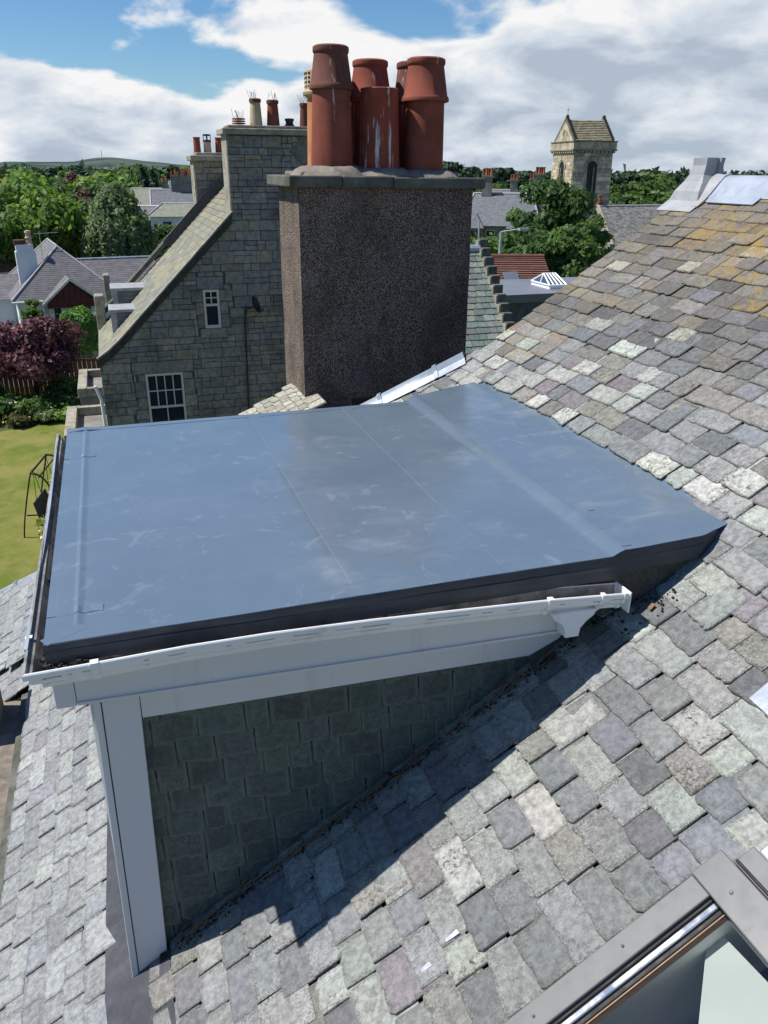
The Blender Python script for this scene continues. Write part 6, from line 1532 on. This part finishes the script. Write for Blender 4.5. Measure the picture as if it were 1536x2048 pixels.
# ------------------------------------------------------------------ garden below
def garden():
    rng = random.Random(14)
    names = ['low grey green plants at the lawn edge', 'white flowering rose bush in the border', 'leafy green border shrub under the copper tree', 'pale dried flower clump by the lawn', 'dark green border bush at the left edge', 'spreading green groundcover near the bay', 'pink rose clump in the border', 'tall green border shrub behind the roses', 'dense dark shrub at the back of the border', 'small green plant beside the bay parapet']
    spec = [(-5.7, 33.7, .55, .9, 'leaf_c'), (-4.6, 34.6, 1.0, .8, 'leaf_b'), (-3.5, 34.4, .9, .9, 'leaf_b'), (-4.2, 33.5, .4, .5, 'leaf_y2'), (-6.3, 35.0, 1.6, 1.0, 'leaf_b'), (-2.7, 34.8, .8, 1.0, 'leaf_b'), (-3.1, 33.7, .5, .5, 'leaf_c'), (-5.4, 35.4, 1.7, .9, 'leaf_b'), (-2.4, 36.0, 1.4, 1.1, 'leaf_b'), (-2.2, 33.6, .5, .6, 'leaf_a')]
    for i, (x, y, h, r, m) in enumerate(spec):
        t = make_tree('border_plant', names[i], 'plant', (x, y, -CH), h, r, 'round', m, 1500, .13, 40 + i, base=.05, trunk=False, group='border plants')
        if i in (1, 3, 6, 2):
            nr = np.random.default_rng(60 + i); P, N_ = crown_points(nr, 'round', h * 1.05, r, 60, .1); me = leaf_mesh('flowers', P, N_, nr.uniform(.07, .13, len(P)), nr, 1.1); me.materials.append(M['flower' if i != 6 else 'flower_pink']); o = bpy.data.objects.new('flowers', me); COL.objects.link(o); o.parent = t
    q = atZ(95, 1095, -CH)
    for k, (px, py, lb) in enumerate(((97, 1108, 'yellow green hydrangea with cream flower heads by the garden swing'), (130, 1003, 'yellow leafed plant with red blooms by the bay wall'))):
        q = atZ(px, py, -CH); t = make_tree('hydrangea', lb, 'plant', (q[0] + .25, q[1] + .2, -CH), .95, .55, 'round', 'leaf_y', 1800, .10, 80 + k, base=.05, trunk=False, group=None)
        nr = np.random.default_rng(90 + k); P, N_ = crown_points(nr, 'round', 1.0, .58, 130, .1); me = leaf_mesh('flowers', P, N_, nr.uniform(.08, .14, len(P)), nr, 1.1); me.materials.append(M['flower' if k == 0 else 'flower_pink']); o = bpy.data.objects.new('flowers', me); COL.objects.link(o); o.parent = t
    # fences
    t = thing('timber_fence', 'weathered orange timber fence behind the copper trees', 'fence', (-5, 38.6, -CH))
    for i in range(46):
        x = -9.5 + i * .2; mb = MB(); mb.box(x, x + .185, 38.6 + rng.uniform(0, .02), 38.63, -CH, -CH + 1.5 + rng.uniform(-.02, .02)); mb.build('board', M['orange_timber'], t)
    q0, q1 = atZ(118, 1040, -CH + .9), atZ(90, 1140, -CH + .9)
    t = thing('low_fence', 'low dark brown timber fence beside the hydrangea', 'fence', (q0[0], (q0[1] + q1[1]) / 2, -CH))
    n = 14; 
    for i in range(n):
        a = Vector(q0).lerp(Vector(q1) + (Vector(q1) - Vector(q0)) * .5, i / n); b = Vector(q0).lerp(Vector(q1) + (Vector(q1) - Vector(q0)) * .5, (i + .93) / n); mb = MB(); mb.hexa([(a.x, a.y, -CH), (b.x, b.y, -CH), (b.x + .05, b.y, -CH), (a.x + .05, a.y, -CH)], [(a.x, a.y, a.z), (b.x, b.y, b.z), (b.x + .05, b.y, b.z), (a.x + .05, a.y, a.z)]); mb.build('board', M['timber'], t)
    # garden wall with swept coping and planter by the drive
    pts = [atZ(35, 655, -CH + .9), atZ(105, 648, -CH + 1.0), atZ(128, 668, -CH + 1.0), atZ(165, 690, -CH + .6)]
    t = thing('garden_wall', 'low garden wall with pale curved coping behind the copper tree', 'wall', (pts[1][0], pts[1][1], -CH)); mbw, mbc = MB(), MB()
    for i in range(3):
        a, b = Vector(pts[i]), Vector(pts[i + 1]); mbw.hexa([(a.x, a.y, -CH), (b.x, b.y, -CH), (b.x, b.y + .25, -CH), (a.x, a.y + .25, -CH)], [(a.x, a.y, a.z), (b.x, b.y, b.z), (b.x, b.y + .25, b.z), (a.x, a.y + .25, a.z)])
        h = Vector((0, 0, .1)); mbc.hexa([a - Vector((0, .05, 0)), b - Vector((0, .05, 0)), b + Vector((0, .3, 0)), a + Vector((0, .3, 0))], [a - Vector((0, .05, 0)) + h, b - Vector((0, .05, 0)) + h, b + Vector((0, .3, 0)) + h, a + Vector((0, .3, 0)) + h])
    mbw.build('wall', M['far_stone'], t); mbc.build('coping', M['cope_pale'], t)
    q = atZ(185, 698, -CH + .5); t = thing('planter', 'grey square planter on the driveway beside the clipped bush', 'planter', (q[0], q[1], -CH)); mb = MB()
    for a, b, c, d in ((-.8, .8, -.6, -.5), (-.8, .8, .5, .6), (-.8, -.7, -.5, .5), (.7, .8, -.5, .5)): mb.box(q[0] + a, q[0] + b, q[1] + c, q[1] + d, -CH, -CH + .5)
    mb.build('rim', M['cope_pale'], t); mb = MB(); mb.box(q[0] - .7, q[0] + .7, q[1] - .5, q[1] + .5, -CH, -CH + .38); mb.build('soil', M['dirt'], t)
    # swing seat
    c = atZ(108, 1052, -CH); X, Y = c[0], c[1]; t = thing('swing_seat', 'black tubular garden swing seat with grey cushion on the lawn', 'swing seat', (X, Y, -CH))
    Ms = Matrix.Translation((X, Y, -CH)) @ Matrix.Rotation(math.radians(78), 4, 'Z') @ Matrix.Diagonal((.82, .62, .98, 1))
    tops = []
    for sx in (-.95, .95):
        mb = MB(Ms); pts = []
        for i in range(13):
            u = i / 12; y = -.95 * math.cos(u * math.pi / 2) ** .8 + .2 * u; z = 1.95 * math.sin(u * math.pi / 2); pts.append((sx, y, z))
        mb.tube([(sx, -.95, .03)] + pts[1:], .032, 7)
        pts2 = [(sx, .95 - (.75 * (i / 12)) - .0, 1.95 * (i / 12) ** .8) for i in range(13)]; mb.tube(pts2, .032, 7); mb.tube([(sx, -.62, .7), (sx, .66, .7)], .022, 6); mb.build('side_frame', M['iron'], t)
    mb = MB(Ms); mb.tube([(-.97, .2, 1.95), (.97, .2, 1.95)], .034, 7); mb.tube([(-.97, -.12, 1.83), (.97, -.12, 1.83)], .026, 7); mb.build('top_bar', M['iron'], t)
    for sx in (-.72, .72):
        mb = MB(Ms); mb.tube([(sx, .15, 1.93), (sx, -.2, .55)], .014, 5); mb.tube([(sx, .18, 1.93), (sx, .28, .5)], .014, 5); mb.build('hanger', M['iron'], t)
    mb = MB(Ms); mb.box(-.7, .7, -.28, .25, .42, .52); mb.build('seat_cushion', M['cushion'], t, bevel=.03)
    mb = MB(Ms); mb.hexa([(-.7, .22, .5), (.7, .22, .5), (.7, .3, .5), (-.7, .3, .5)], [(-.7, .38, .98), (.7, .38, .98), (.7, .45, .98), (-.7, .45, .98)]); mb.build('backrest', M['cushion'], t, bevel=.03)
garden()
def lamp(px, pyt, pyb, D, label, arm):
    a, b = Vector(atD(px, pyt, D)), Vector(atD(px, pyb, D)); t = thing('street_lamp', label, 'street lamp', (a.x, a.y, -CH)); mb = MB(); mb.tube([(a.x, a.y, -CH), (a.x, a.y, a.z)], [.11, .07], 8); mb.build('post', M['pale_metal'], t)
    if arm:
        mb = MB(); e = a + Vector(HR) * arm; mb.tube([a, a + Vector(HR) * arm * .8 + Vector((0, 0, .12)), e + Vector((0, 0, .12))], .045, 6); mb.build('arm', M['pale_metal'], t); mb = MB(); mb.box(e.x - .05, e.x + .5, e.y - .12, e.y + .12, e.z + .06, e.z + .2); mb.build('lamp_head', M['pale_metal'], t)
M['pale_metal'] = mat_plain('galvanised steel', (.45, .47, .50), .45, .08, 3, .05, metal=.3)
lamp(1002, 464, 512, 44, 'pale street lamp with a long arm behind the tiled roof', .95)
lamp(959, 442, 480, 74, 'plain pale lamp post in front of the villa', 0)
